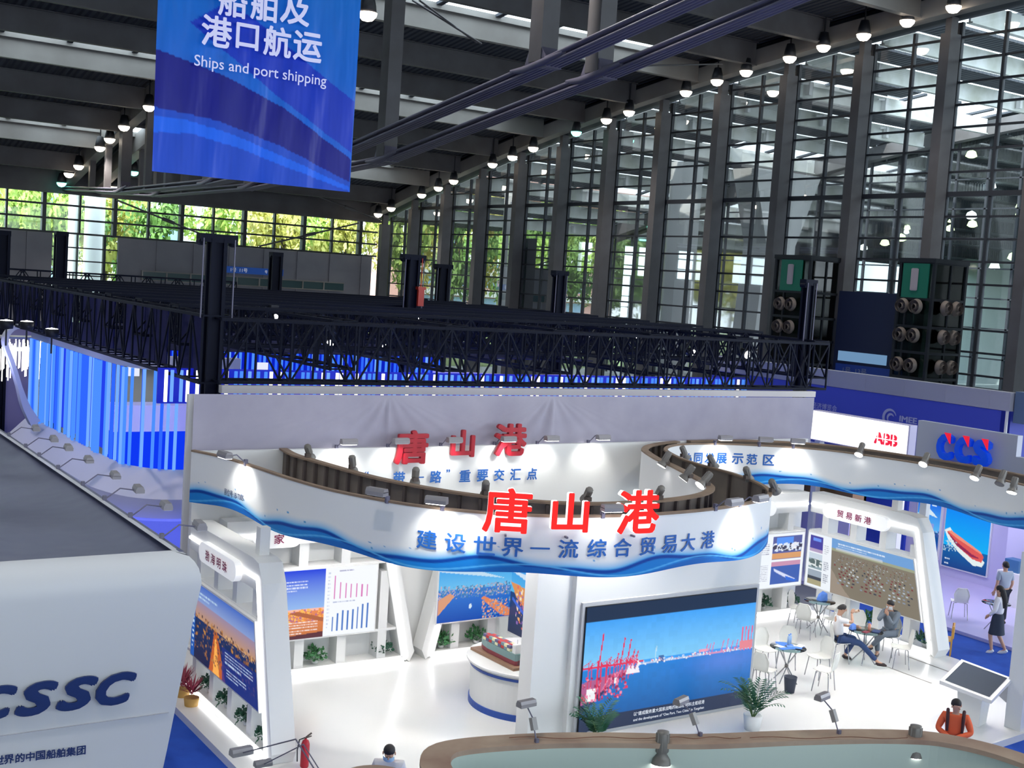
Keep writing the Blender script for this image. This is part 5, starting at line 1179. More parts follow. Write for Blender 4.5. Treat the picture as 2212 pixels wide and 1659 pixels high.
# ================================================================ foreground ribbon with lamps
m_fg = mat('sage_panel', sr(186, 200, 190), .55)
fg = thing('ribbon_fascia', 'pale curved ribbon wall with raw wooden rim crossing the bottom foreground', 'fascia', (7, 6, 4)); T = Matrix.Translation((-7, -6, -4))
FGP = [(6.2, 4.6), (5.2, 5.5), (4.55, 6.5), (4.42, 7.15), (4.5, 7.62), (4.85, 7.9), (5.61, 7.76), (6.3, 7.48), (6.85, 7.21), (7.7, 6.93), (8.44, 6.64), (8.9, 6.33), (9.15, 5.75), (9.1, 4.8), (8.6, 4.0)]
fpts, _ = curve_pts(FGP, 120)
mb = MB(); wall_on(mb, inset(fpts, -.20), 3.3, 4.58, .03); mb.xf(T); mb.build('skin', m_fg, fg)
mb = MB(); wall_on(mb, inset(fpts, -.03), 3.3, 4.58, .02); mb.xf(T); mb.build('outer_skin', m_fg, fg)
mb = MB(); wall_on(mb, inset(fpts, -.23), 4.58, 4.62, .23); mb.xf(T); o = mb.build('top_rim', mat('raw_rim_board', sr(178, 158, 138), .75, noise=(2.2, .25, sr(140, 112, 98))), fg)
mb = MB()
for a, b, k in ((1100, 1420, 1), (1440, 1600, 1), (1620, 1960, 1)):
    p = [gz(a+(b-a)*q/14, (1597 if k else 0)-2-2*math.sin(q*.9), 4.63)+Vector((0, 0, .006)) for q in range(15)]
    mb.tube(p, .004, 5)
mb.xf(T); mb.build('loose_cable', mat('brown_cable', sr(120, 80, 62), .6), fg)
def inset_pt(px, py): return gz(px, py, 4.62)
for q, (bx, by, hx, hy, lb) in enumerate([(1159, 1604, 1137, 1523, 'leftmost of three'), (1512, 1590, 1471, 1517, 'middle of three'), (1812, 1585, 1776, 1508, 'rightmost of three')]):
    B = gz(bx, by, 4.62); d_ = ray(hx, hy); dxy = Vector((_fw.x, _fw.y, 0)).normalized(); s_ = ((B+dxy*.10)-CAM).dot(_fw); Hd = CAM+d_*(s_/d_.dot(_fw))
    tt = armlamp(B, Hd, 'floodlight on a bent arm on the foreground rim, %s' % lb, False, 0, 'arm floodlights on the foreground rim', .46)
    dh = (Hd-B); p0 = dh*.22+Vector((0, 0, dh.length*.11)); p1 = dh*.45+Vector((0, 0, dh.length*.22)); mb = MB(); mb.bar(p0, p1, .045, .04); mb.build('driver_box', mat('driver_grey', sr(150, 148, 148), .5), tt)
for q, (px, py, lb) in enumerate([(1432, 1590, 'left one under the video screen'), (1978, 1578, 'right one below the orange shirt')]):
    B = gz(px, py, 4.62); dn = Vector((-B.x, -B.y, 0)).normalized()
    P0 = B+dn*.13; spotlamp((P0.x, P0.y, 4.52), (P0.x-.05+dn.x*.02, P0.y+dn.y*.10, 3.6), 'large lit spotlight hanging on the foreground rim, %s' % lb, True, 70, .85, 'spotlights on the foreground rim', 90)
fg2 = thing('ribbon_fascia', 'small rounded wooden rim at the bottom edge in front of the masked man', 'fascia', (4.2, 7.3, 4)); T = Matrix.Translation((-4.2, -7.3, -4))
cp_, _ = curve_pts([(3.55, 7.0), (3.7, 7.5), (4.0, 7.78), (4.25, 7.74), (4.36, 7.5), (4.3, 7.0)], 40)
mb = MB(); wall_on(mb, inset(cp_, -.03), 3.3, 4.55, .03); mb.xf(T); mb.build('skin', m_fg, fg2)
mb = MB(); pp = [(p.x-4.2, p.y-7.3) for p in cp_]; mb.prism(pp[::-1], .55, .59); mb.build('top_board', mat('rim_board', sr(150, 128, 112), .8), fg2)
B = Vector((3.62, 7.1, 4.6)); Hd = gy(521, 1627, 8.6); armlamp(B, Hd, 'floodlight head reaching over the blue carpet at the bottom left', False, 0, 'arm floodlights on the foreground rim', .5)
Hd = gy(568, 1652, 8.6); armlamp((3.7, 7.35, 4.6), Hd, 'second floodlight head cut by the bottom edge beside the left wing frame', False, 0, 'arm floodlights on the foreground rim', .4)
# ================================================================ furniture of the cafe
m_chair = mat('chair_shell_white', (.84, .83, .78), .35); m_chrome = mat('chrome_leg', (.42, .42, .44), .25, .85)
m_tglass = glass('table_glass', (.72, .88, .9), .12)
def chair_parts():
    mb = MB(); W = [(-.22, .60), (-.20, .46), (-.15, .455), (0, .44), (.15, .45), (.21, .455)]
    rows = [(.20, .45, .17), (.17, .462, .20), (.05, .445, .215), (-.08, .44, .215), (-.16, .455, .205), (-.195, .50, .175), (-.215, .58, .185), (-.235, .68, .205), (-.25, .78, .17), (-.258, .86, .125), (-.26, .87, .10)]
    v = []; n = 7
    for y, z, hw in rows:
        for k in range(n): u = -1+2*k/(n-1); v.append((hw*u, y+(.025*u*u if z > .5 else 0), z+(.02*u*u if z < .5 else 0)))
    f = [(i*n+k, i*n+k+1, (i+1)*n+k+1, (i+1)*n+k) for i in range(len(rows)-1) for k in range(n-1)]
    base = len(v); v2 = [(a, b-.012 if c > .5 else b, c-.012) for a, b, c in v]
    ring = [k for k in range(n)]+[i*n+n-1 for i in range(1, len(rows))]+[(len(rows)-1)*n+k for k in range(n-2, -1, -1)]+[i*n for i in range(len(rows)-2, 0, -1)]
    f += [tuple(q+base for q in reversed(x)) for x in f[:]]+[(ring[i], ring[(i+1) % len(ring)], ring[(i+1) % len(ring)]+base, ring[i]+base) for i in range(len(ring))]
    mb.add(v+v2, f, True); seat = mb.mesh('seat_shell', m_chair)
    legs = []
    for sx in (-1, 1):
        for sy in (-1, 1):
            mb = MB(); mb.tube([(0, 0, .43), (sx*.17, sy*.13, .425), (sx*.21, sy*.18, 0)], .011, 6); legs.append(mb.mesh('leg', m_chrome))
    return seat, legs
_ch = chair_parts()
def chair(x, y, rz, label, z=ZF, grp='white cafe chairs'):
    t = thing('cafe_chair', label, 'chair', (x, y, z), rz, grp)
    link('seat_shell', _ch[0], t)
    for m_ in _ch[1]: link('leg', m_, t)
    return t
T1 = gz(1765, 1362, ZF); T2 = gz(1696, 1472, ZF); T3 = gz(1864, 1432, ZF)
def table(c, label, rz):
    t = thing('glass_table', label, 'table', (c.x, c.y, ZF), rz, 'round glass cafe tables')
    mb = MB(); mb.lathe([(.001, .74), (.38, .74), (.385, .745), (.38, .75), (.001, .75)], n=32); mb.build('glass_top', m_tglass, t)
    for k in range(4):
        a = k*PI/2; a2 = a+PI; mb = MB(); mb.tube([(.27*math.cos(a), .27*math.sin(a), 0), (.015*math.cos(a+1.5), .015*math.sin(a+1.5), .34), (.24*math.cos(a2), .24*math.sin(a2), .735)], .014, 7); mb.build('leg', m_chrome, t)
    mb = MB(); mb.lathe([(.001, .31), (.04, .31), (.04, .37), (.001, .37)], n=10); mb.build('knot', m_lampb, t)
    return t
table(T1, 'round glass table on crossed chrome legs at the back of the cafe', .4); table(T2, 'round glass table covered with blue leaflets beside the black bin', .3); table(T3, 'round glass table between the two seated men', .6)
def ch_at(px, py, tgt, label, dr=0):
    p = gz(px, py, ZF); a = math.atan2(tgt.y-p.y, tgt.x-p.x)-PI/2+dr; return chair(p.x, p.y, a, label)
ch_at(1722, 1352, T1, 'white chair left of the back table, near the wall'); ch_at(1738, 1376, T1, 'white chair seen from behind in front of the back table'); ch_at(1798, 1352, T1, 'white chair right of the back table'); ch_at(1797, 1376, T1, 'white chair at the near right of the back table, behind the white shirt')
ch_at(1650, 1446, T2, 'white chair at the far left of the leaflet table'); ch_at(1697, 1441, T2, 'white chair at the far side of the leaflet table'); ch_at(1648, 1492, T2, 'white chair at the near left of the leaflet table, seen from behind'); ch_at(1628, 1475, T2, 'white chair mostly hidden by the edge of the video pillar')
ch_at(1766, 1462, T2, 'white chair right of the leaflet table, the farther of two'); ch_at(1778, 1492, T2, 'white chair at the near right of the leaflet table')
c_m1 = ch_at(1812, 1428, T3, 'white chair under the man in the white shirt'); c_m2 = ch_at(1916, 1414, T3, 'white chair under the man in the grey suit'); ch_at(1850, 1400, T3, 'white chair behind the table of the two seated men'); ch_at(1942, 1440, T3, 'white chair at the right end of the cafe, facing the seated men')
p = gz(2069, 1335, .1); chair(p.x, p.y, -2.3+PI/2, 'lone cream chair on the lilac platform of the far booth', .1)
m_blu = mat('blue_leaflet', sr(50, 120, 225), .5); m_water = mat('water_bottle', sr(170, 200, 235), .1)
for q in range(9):
    a = q*.72; r_ = .14+.12*(q % 3)/2; mb = MB(); mb.box(-.105, .105, -.07, .07, 0, .004); o = mb.build('leaflet', m_blu if q % 4 else mat('white_leaflet', (.85, .85, .88), .5)); o.location = (T2.x+r_*math.cos(a), T2.y+r_*math.sin(a), ZF+.751+q*.0045); o.rotation_euler.z = a*1.7
    tag(o, '%s leaflet on the glass table by the bin, %s from the bottom of the spread' % ('white' if q % 4 == 0 else 'blue', ORD[q]), 'leaflet', 'leaflets on the table')
def bottle(P_, label, m_=None, h=.22, r=.032):
    mb = MB(); mb.lathe([(.001, 0), (r, 0), (r, h*.72), (r*.45, h*.86), (r*.45, h*.93)], n=12); t = mb.build('bottle', m_ or m_water); t.location = P_; tag(t, label, 'bottle')
    mb = MB(); mb.lathe([(r*.5, h*.93), (r*.5, h), (.001, h)], n=10); mb.build('cap', m_blu, t); return t
bottle((T2.x+.02, T2.y+.02, ZF+.795), 'clear water bottle standing on the blue leaflets, left one'); bottle((T2.x+.10, T2.y+.05, ZF+.795), 'clear water bottle standing on the blue leaflets, right one')
def bag(P_, label, sc=1):
    mb = MB(); mb.add(*[[(-.09, -.06, 0), (.09, -.06, 0), (.1, .06, 0), (-.09, .06, 0), (-.07, -.03, .12), (.08, -.05, .13), (.06, .04, .15), (-.05, .05, .11), (0, 0, .18)], [(3, 2, 1, 0), (0, 1, 5, 4), (1, 2, 6, 5), (2, 3, 7, 6), (3, 0, 4, 7), (4, 5, 8), (5, 6, 8), (6, 7, 8), (7, 4, 8)]]); o = mb.build('plastic_bag', mat('bag_blue', sr(100, 150, 240), .4)); o.location = P_; o.scale = (sc,)*3; tag(o, label, 'bag')
bag((T1.x+.1, T1.y+.02, ZF+.752), 'crumpled blue plastic bag on the back glass table', 1.3); bag((T3.x-.22, T3.y+.2, ZF+.752), 'small blue plastic bag on the table of the seated men', .8)
bottle((T3.x+.05, T3.y-.05, ZF+.752), 'peach coloured flask on the table of the seated men', mat('peach_flask', sr(240, 165, 140), .4), .2, .035)
mb = MB(); mb.box(-.11, .11, -.08, .08, 0, .02); o = mb.build('notebook', mat('dark_blue_cover', sr(50, 70, 120), .5)); o.location = (T3.x+.16, T3.y-.16, ZF+.752); o.rotation_euler.z = .5; tag(o, 'dark blue notebook on the table of the seated men', 'notebook')
mb = MB(); mb.box(-.09, .09, -.06, .06, 0, .015); o = mb.build('notebook', mat('maroon_cover', sr(130, 40, 60), .5)); o.location = (T3.x-.12, T3.y-.1, ZF+.752); o.rotation_euler.z = .2; tag(o, 'maroon booklet under the hand of the man in the white shirt', 'notebook')
mb = MB(); mb.lathe([(.001, .01), (.10, .01), (.135, .33), (.14, .34), (.125, .34), (.1, .05), (.001, .04)], n=24); o = mb.build('waste_bin', mat('bin_navy', sr(42, 52, 72), .5)); p = gz(1705, 1496, ZF); o.location = p; tag(o, 'dark round waste bin on the white floor below the leaflet table', 'bin')
# floor sockets strips
for q, (a, b) in enumerate((((1905, 1436), (2005, 1473)), ((1966, 1420), (2048, 1450)))):
    A = gz(*a, ZF+.004); B = gz(*b, ZF+.004); mb = MB()
    for k in range(9): c = A.lerp(B, k/8); d_ = (B-A).normalized()*.09; mb.bar(c-d_, c+d_, .03, .004)
    c = (A+B)/2; mb.xf(Matrix.Translation(-c)); o = mb.build('floor_marking', mat('grey_tape', sr(150, 146, 140), .7)); o.location = c; tag(o, 'dashed grey marking line on the white floor, %s of two' % ['left', 'right'][q], 'floor marking')
# touch screen table
Pk = (gz(2075, 1425, 1.0)+gz(2187, 1465, 1.0)+gz(2140, 1512, 1.0)+gz(2033, 1470, 1.0))/4
c0, c1, c2, c3 = [gz(*q, z_) for q, z_ in (((2077, 1424), 1.12), ((2187, 1465), 1.12), ((2142, 1513), .88), ((2030, 1470), .88))]
t = thing('touch_screen_table', 'white kiosk with large tilted dark touch screen beside the right pillar', 'kiosk', (Pk.x, Pk.y, ZF)); O_ = Vector((Pk.x, Pk.y, ZF))
mb = MB(); v = [q-O_ for q in (c0, c1, c2, c3)]; v2 = [q-Vector((0, 0, .07)) for q in v]; mb.add(v+v2, [(0, 3, 2, 1), (4, 5, 6, 7)]+[(i, (i+1) % 4, 4+(i+1) % 4, 4+i) for i in range(4)]); mb.build('bezel', m_white, t)
cc = (c0+c1+c2+c3)/4; mb = MB(); v = [(q-cc)*.86+cc-O_+Vector((0, 0, .006)) for q in (c0, c1, c2, c3)]; mb.add(v, [(0, 3, 2, 1)]); mb.build('screen', mat('dark_screen', sr(52, 62, 78), .6, spec=.1), t)
mb = MB(); a = [(q-cc)*.5+cc-O_-Vector((0, 0, .07)) for q in (c0, c1, c2, c3)]; b = [Vector((q.x*.8, q.y*.8, 0)) for q in a]; mb.add(a+b, [(4, 5, 6, 7)]+[(i, (i+1) % 4, 4+(i+1) % 4, 4+i) for i in range(4)]); mb.build('stand', m_boothw, t)
# extinguishers
def extinguisher(loc, label):
    t = thing('fire_extinguisher', label, 'fire extinguisher', loc)
    mb = MB(); mb.lathe([(.001, 0), (.065, 0), (.07, .02), (.07, .38), (.05, .44), (.02, .46), (.02, .48)], n=18); mb.build('cylinder', mat('extinguisher_red', sr(178, 30, 50), .35), t)
    mb = MB(); mb.bar((0, 0, .49), (.1, 0, .55), .02); mb.bar((0, 0, .48), (.1, 0, .50), .015); mb.build('handle', m_stud, t)
    mb = MB(); mb.tube([(-.01, 0, .49), (-.1, .02, .46), (-.13, .02, .3), (-.12, .02, .1)], .010, 6); mb.build('hose', m_black, t)
p = gz(626, 1712, ZF); extinguisher((8.30, 17.72, ZF), 'red fire extinguisher at the foot of the left wing frame'); extinguisher((21.15, 13.95+.38, ZF), 'dark red fire extinguisher between the touch screen table and the right pillar')
# ================================================================ plants
m_pl = [mat('pot_leaf', sr(60, 120, 70), .5), mat('pot_leaf_dark', sr(34, 84, 62), .5)]
def bush_mesh(seed, n=150, R=.2, m_=None):
    r = np.random.default_rng(seed); mb = MB()
    for _ in range(n):
        d = r.normal(0, 1, 3); d[2] = abs(d[2])*.9; d /= np.linalg.norm(d); p = d*R*r.uniform(.35, 1)*np.array((1.15, .9, 1.1)); p[2] += .04
        a = np.cross(d, r.normal(0, 1, 3)); a /= np.linalg.norm(a); d2 = d*.6+np.array((0, 0, .15))+r.normal(0, .3, 3); d2 /= np.linalg.norm(d2); L = r.uniform(.05, .09); w_ = L*.38
        mb.add([p, p+d2*L*.5+a*w_, p+d2*L, p+d2*L*.5-a*w_], [(0, 1, 2, 3)])
    for _ in range(8): d = r.normal(0, 1, 3); d[2] = abs(d[2])+.5; d /= np.linalg.norm(d); mb.tube([(0, 0, 0), tuple(d*R*.8)], .005, 4)
    return mb.mesh('foliage', m_)
bm_ = [bush_mesh(3, m_=m_pl[0]), bush_mesh(5, m_=m_pl[1]), bush_mesh(9, 190, .22, m_pl[0])]
mb = MB(); mb.lathe([(.001, 0), (.05, 0), (.065, .06), (.06, .06), (.001, .05)], n=14); pot_me = mb.mesh('pot', m_white)
def bush(x, y, label, k=0, z=.305, s=1.):
    t = thing('potted_plant', label, 'plant', (x, y, z), k*2.1+x, 'small leafy plants in the display frames'); link('foliage', bm_[k % 3], t).location = (0, 0, .05); link('pot', pot_me, t); t.scale = (s,)*3
for q, (px, lb) in enumerate([(682, 'left display frame, below the sunset picture, left'), (824, 'left display frame, right end near the slanted strip'), (952, 'harbour picture frame, left'), (1028, 'harbour picture frame, right')]):
    c = gy(px, 1412, 22.05); bush(c.x, 22.07, 'small leafy green plant in the %s' % lb, q, s=1.15)
for q, px in enumerate((1648, 1707)): c = gy(px, 1310, 21.95); bush(c.x, 21.95, 'small dark plant behind the cafe chairs, %s' % ['left one at the pillar edge', 'right one beside the blue opening'][q], 1, s=1.1)
for q, py in enumerate((19.35+.45, 18.0)): bush(24.25, py, 'small leafy plant in the right wing frame, %s' % ['behind the seated men', 'near its slanted end'][q], q, s=1.25)
for q, yy in enumerate((21.25, 20.35, 19.42, 18.5)): bush(7.98, yy, 'small dark plant in the left wing frame, %s from the far end' % ORD[q], 1, s=1.15)
def palm(x, y, z, h, label, seed):
    t = thing('palm_plant', label, 'plant', (x, y, z), 0, 'palms beside the video pillar'); r = np.random.default_rng(seed); mb = MB(); st = MB()
    for k in range(17):
        a = r.uniform(0, 2*PI); L = h*r.uniform(.6, 1.0); out = r.uniform(.25, .6)*h; pts = [Vector((math.cos(a)*out*s_**1.5, math.sin(a)*out*s_**1.5, .15+L*(s_-.28*s_*s_*s_*2*out/h))) for s_ in [i/7 for i in range(8)]]
        st.tube(pts, [.010*(1-.8*i/7) for i in range(8)], 4, smooth=False)
        for i in range(2, 8):
            for sgn in (-1, 1):
                for w2 in (0, .5):
                    if i == 7 and w2: continue
                    p = pts[i].lerp(pts[min(i+1, 7)], w2); d = (pts[min(i+1, 7)]-pts[i-1]).normalized(); sd = d.cross(Vector((0, 0, 1))).normalized()*sgn; l_ = .22*(1-.06*(i-2)); e = p+sd*l_*.75+d*l_*.6+Vector((0, 0, -.03)); mb.add([p, p.lerp(e, .5)+d*.018, e, p.lerp(e, .5)-d*.018], [(0, 1, 2, 3)])
    mb.build('frond', mat('palm_green', sr(36, 92, 66), .5), t); st.build('stem', mat('palm_stem', sr(80, 110, 60), .6), t)
    mb = MB(); mb.lathe([(.001, 0), (.14, 0), (.18, .28), (.16, .28), (.001, .24)], n=20); mb.build('pot', m_white, t)
p = gz(1622, 1572, ZF); palm(16.6, 15.95, ZF, 1.05, 'bushy palm at the right foot of the video pillar', 4); palm(13.2, 16.35, ZF, .9, 'dark palm at the left foot of the video screen', 8)
# red leaved potted plants and yellow chair in the left aisle, yellow chair at right
m_rl = mat('red_leaf', sr(150, 40, 70), .5)
for q, (px, py) in enumerate(((418, 1513), (437, 1533))):
    p = gz(px, py, 0); t = thing('red_leaved_plant', 'red leaved plant in a yellowish pot on the blue carpet, %s' % ['farther one', 'nearer one'][q], 'plant', (p.x-.25, p.y-.1, 0), 0, 'red leaved plants in the aisle'); r = np.random.default_rng(q); mb = MB()
    for _ in range(46):
        a = r.uniform(0, 2*PI); e = Vector((math.cos(a)*.22, math.sin(a)*.22, .55+r.uniform(-.12, .2))); b = Vector((0, 0, .3+r.uniform(0, .15))); sd = Vector((-math.sin(a), math.cos(a), 0))*.02; mb.add([b, b.lerp(e, .5)+sd, e, b.lerp(e, .5)-sd], [(0, 1, 2, 3)])
    mb.build('foliage', m_rl, t); mb = MB(); mb.lathe([(.001, 0), (.1, 0), (.14, .3), (.12, .3), (.001, .27)], n=16); mb.build('pot', mat('ochre_pot', sr(190, 150, 80), .6), t)
m_yel = mat('yellow_wood', sr(225, 170, 80), .5)
def ychair(x, y, rz, label, s=1.):
    t = thing('wooden_chair', label, 'chair', (x, y, 0), rz, 'yellow wooden chairs'); t.scale = (s,)*3
    mb = MB(); mb.box(-.2, .2, -.2, .2, .42, .46); mb.build('seat', m_yel, t); mb = MB(); mb.slab([(-.2, .5), (.2, .5), (.22, .8), (-.22, .8)], (0, -.2, 0), (1, 0, 0), (0, 0, 1), (0, -.03, 0)); mb.build('backrest', m_yel, t)
    for sx in (-1, 1):
        for sy in (-1, 1): mb = MB(); mb.bar((sx*.18, sy*.18, 0), (sx*.18, sy*.19, .8 if sy < 0 else .44), .035); mb.build('leg', m_yel, t)
p = gz(2046, 1421, 0); ychair(p.x, p.y+.15, .6, 'yellow wooden chair on the blue carpet behind the right wing frame'); ychair(7.45, 22.75, 2.2, 'yellow wooden chair half hidden behind the left booth and frame')
# ================================================================ far booth with ship posters
t = thing('exhibition_booth', 'lilac lit far booth with two tall blue ship posters at the right', 'booth', (29.5, 21, 0)); T = Matrix.Translation((-29.5, -21, 0))
m_lil = mat('lilac_floor', sr(196, 190, 232), .35)
mb = MB(); mb.box(27.0, 32.2, 17.0, 33, 0, .1); mb.xf(T); mb.build('platform', m_lil, t)
mb = MB(); mb.box(32.2, 32.4, 20.9, 33, 0, 3.4); mb.box(31.4, 32.4, 19.6, 20.9, 0, 3.4); mb.xf(T); mb.build('wall', mat('lilac_wall', sr(200, 198, 232), .5), t)
P1 = Pic(60, 90); P1.grad(.45, 1, (.1, .5, .95), (.0, .12, .8)); P1.poly([(.1, .85), (.4, .9), (.9, .72), (.5, .75)], (.7, .85, .95)); P1.poly([(.0, .75), (.3, .72), (.5, .66), (0, .68)], (.4, .75, .95)); P1.grad(0, .45, (.0, .05, .55), (.0, .08, .25)); P1.rect(.4, .75, .5, .6, (.25, .35, .8)); P1.speck(60, 0, 1, .38, .48, [(.4, .45, .8), (.05, .1, .4)], (.01, .02)); P1.rect(.6, .8, .92, .96, (.6, .8, 1))
P2 = Pic(90, 90); P2.grad(.35, 1, (.0, .45, .95), (.0, .25, .95)); P2.grad(0, .35, (.005, .05, .25), (.0, .12, .4)); P2.poly([(0, .60), (.12, .66), (.3, .5), (.95, .22), (.9, .13), (.7, .12), (.35, .28), (.1, .45)], (.8, .9, .9)); P2.poly([(.05, .58), (.15, .60), (.85, .36), (.92, .30), (.88, .20), (.68, .22), (.3, .38)], (.75, .10, .09)); P2.poly([(.05, .58), (.3, .38), (.66, .25), (.85, .26), (.66, .30), (.3, .44)], (.30, .02, .08)); P2.poly([(.07, .59), (.16, .61), (.85, .37), (.88, .33), (.3, .5)], (.9, .3, .2)); P2.rect(.75, .88, .90, .93, (.7, .9, 1)); P2.lines_text(.06, .25, .10, .16, 1, (.8, .9, 1)); P2.lines_text(.06, .22, .03, .07, 1, (.8, .9, 1)); P2.speck(60, 0, .3, .25, .45, [(.5, .7, .8)], (.006, .012))
for nm, P_, y0, y1, z0, z1 in (('poster', P1, 24.6, 23.75, .55, 2.3), ('poster', P2, 23.55, 21.98, .42, 2.25)):
    mb = MB(); mb.box(32.14, 32.2, y1-.04, y0+.04, z0-.04, z1+.04); mb.xf(T); fr = mb.build('poster_frame', m_white, t)
    link('poster', P_.mesh('poster', m_box, panel_fn((32.13-29.5, y0-21, z0), (0, -1, 0), (0, 0, 1), y0-y1, z1-z0)), fr)
mb = MB(); mb.box(32.1, 32.2, 25, 33, .3, 2.6); mb.xf(T); mb.build('side_panel', mat('royal_panel', sr(40, 70, 190), .5), t)
area('lilac_booth_light', (29.6, 21.5, 3.3), 3.0, 95, (.78, .74, 1), (0, 0, 0), 4)
t2 = thing('booth_desk', 'small white desk with a blue printed box beside the standing women', 'desk', (31.0, 20.3, .1)); mb = MB(); mb.box(-.3, .3, -.35, .35, 0, .95); mb.build('cabinet', m_white, t2)
mb = MB(); mb.box(-.18, .18, -.22, .22, 0, .35); o = mb.build('display_box', mat('teal_print', sr(60, 110, 160), .5)); o.location = (31, 20.3, 1.05); tag(o, 'small blue and teal box on the white desk of the far booth', 'box')
p = gz(2133, 1366, .1); table_t = thing('glass_table', 'small glass table beside the standing woman in the vest', 'table', (p.x+.25, p.y, .1), .2, 'round glass cafe tables')
mb = MB(); mb.lathe([(.001, .74), (.36, .74), (.36, .75), (.001, .75)], n=28); mb.build('glass_top', m_tglass, table_t)
for k in range(4): a = k*PI/2; mb = MB(); mb.tube([(.25*math.cos(a), .25*math.sin(a), 0), (0, 0, .36), (-.22*math.cos(a), -.22*math.sin(a), .74)], .013, 6); mb.build('leg', m_chrome, table_t)
# white wall with blue edge glow at the right margin, rail of shelves behind right wing
t = thing('booth_wall', 'white wall with rounded violet light edge at the right margin', 'wall', (22.55, 13.1, 0)); mb = MB(); mb.box(-.1, .2, -1.6, .35, 0, 3.6); mb.build('panel', m_boothw, t)
mb = MB(); mb.tube([(-.12, -.2, 2.3), (-.12, -.2, .55), (-.12, -.3, .42), (-.12, -1.2, .40)], .03, 8); mb.build('light_edge', glow('violet_edge', (.35, .3, 1), 1.6), t)
t = thing('storage_shelf', 'brown boarded shelf row with boxes behind the top of the right wing frame', 'shelf', (28.5, 27.5, 0)); mb = MB(); mb.box(-.3, .3, -3.6, 3.2, 2.2, 2.28); mb.box(.2, .3, -3.6, 3.2, 2.28, 3.3)
for k in range(6): mb.box(-.3, .3, -3.6+k*1.33, -3.52+k*1.33, 0, 3.3)
mb.build('shelf_board', mat('brown_shelf', sr(140, 112, 84), .7), t); mb = MB(); mb.box(-.34, -.3, -3.6, 3.2, 0, 2.2); mb.build('front_panel', m_lil, t)
# bits of the left background: white arch, chandelier, flood lamps
t = thing('arch_frame', 'tall lavender arch at the far left beside the blue rods', 'arch', (8.6, 44, 0))
def arch_pt(px, py): p = gy(px, py, 44); return p-Vector((8.6, 44, 0))
ap = [arch_pt(*q) for q in ((118, 716), (85, 712), (40, 706), (18, 722), (14, 745), (30, 790), (45, 840), (58, 880), (78, 915))]
mb = MB(); sm2, _ = curve_pts([(p.x, p.z) for p in ap], 40)
for d0 in (0,):
    v = []
    for i, p in enumerate(sm2):
        d = (sm2[min(i+1, 39)]-sm2[max(i-1, 0)]).normalized(); nn = Vector((-d.y, d.x, 0))*(.07+.10*max(0, (i-28)/11)); 
        v += [(p.x-nn.x, 0, p.y-nn.y), (p.x+nn.x, 0, p.y+nn.y), (p.x+nn.x, .5, p.y+nn.y), (p.x-nn.x, .5, p.y-nn.y)]
    mb.add(v, [(4*i+q, 4*i+(q+1) % 4, 4*i+4+(q+1) % 4, 4*i+4+q) for i in range(39) for q in range(4)], False)
mb.build('band', m_lav, t)
t = thing('crystal_chandelier', 'brightly lit hanging crystal lights under the lavender arch', 'chandelier', gy(55, 770, 50)); mb = MB(); r = np.random.default_rng(2)
for k in range(70): x = r.uniform(-.9, 1.0); y = r.uniform(-.5, .5); z0 = r.uniform(.2, .7); mb.tube([(x, y, z0), (x, y, z0-r.uniform(.5, 1.3))], .02, 4)
mb.build('crystal_strand', glow('crystal_glow', (1, .97, .95), 3), t); mb = MB(); mb.box(-1, 1.1, -.5, .5, .7, .78); mb.build('plate', m_white, t)
t = thing('booth_wall', 'grey violet booth wall behind the chandelier at the far left', 'wall', (7.4, 53, 0)); mb = MB(); mb.box(-8, 4.2, 0, .2, 0, 5.2); mb.build('panel', mat('mauve_wall', sr(150, 146, 190), .6), t); mb = MB(); mb.box(2.6, 2.75, -.1, 0, 1.5, 4.2); mb.box(2.6, 4.2, -.1, 0, 4.05, 4.2); mb.build('light_frame', glow('lime_white', (.85, 1, .75), 1.5), t)
for q, (px, py) in enumerate(((14, 700), (58, 702), (112, 718))):
    p = gy(px, py, 36); t = thing('flood_lamp', 'black flood lamp with bright top on the far left booth, %s from the left' % ORD[q], 'floodlight', p, 0, 'black flood lamps at the far left'); mb = MB(); mb.lathe([(.001, -.15), (.18, -.12), (.2, .08), (.18, .1)], n=14); mb.box(-.02, .02, -.02, .02, -.6, -.1); mb.build('housing', m_black, t); mb = MB(); mb.lathe([(.17, .10), (.001, .13)], n=14); mb.build('lens', m_lampcool, t)
t = thing('booth_side_wall', 'white curved booth side at the left edge with a blue oval logo', 'wall', (6.2, 38.2, 0)); mb = MB(); mb.box(-4, .0, 0, .3, 0, 5.7); mb.build('panel', m_lav, t); mb = MB(); mb.ball((-.42, -.02, 5.35), .2, 12, 8, (.6, .1, 1.2)); mb.build('logo', m_blu, t)
mb = MB(); mb.box(-12, 5.2, 46, 54, .0, .02); o = mb.build('aisle_carpet', m_carpet); tag(o, 'blue carpet aisle at the far left behind the pale booth', 'carpet')
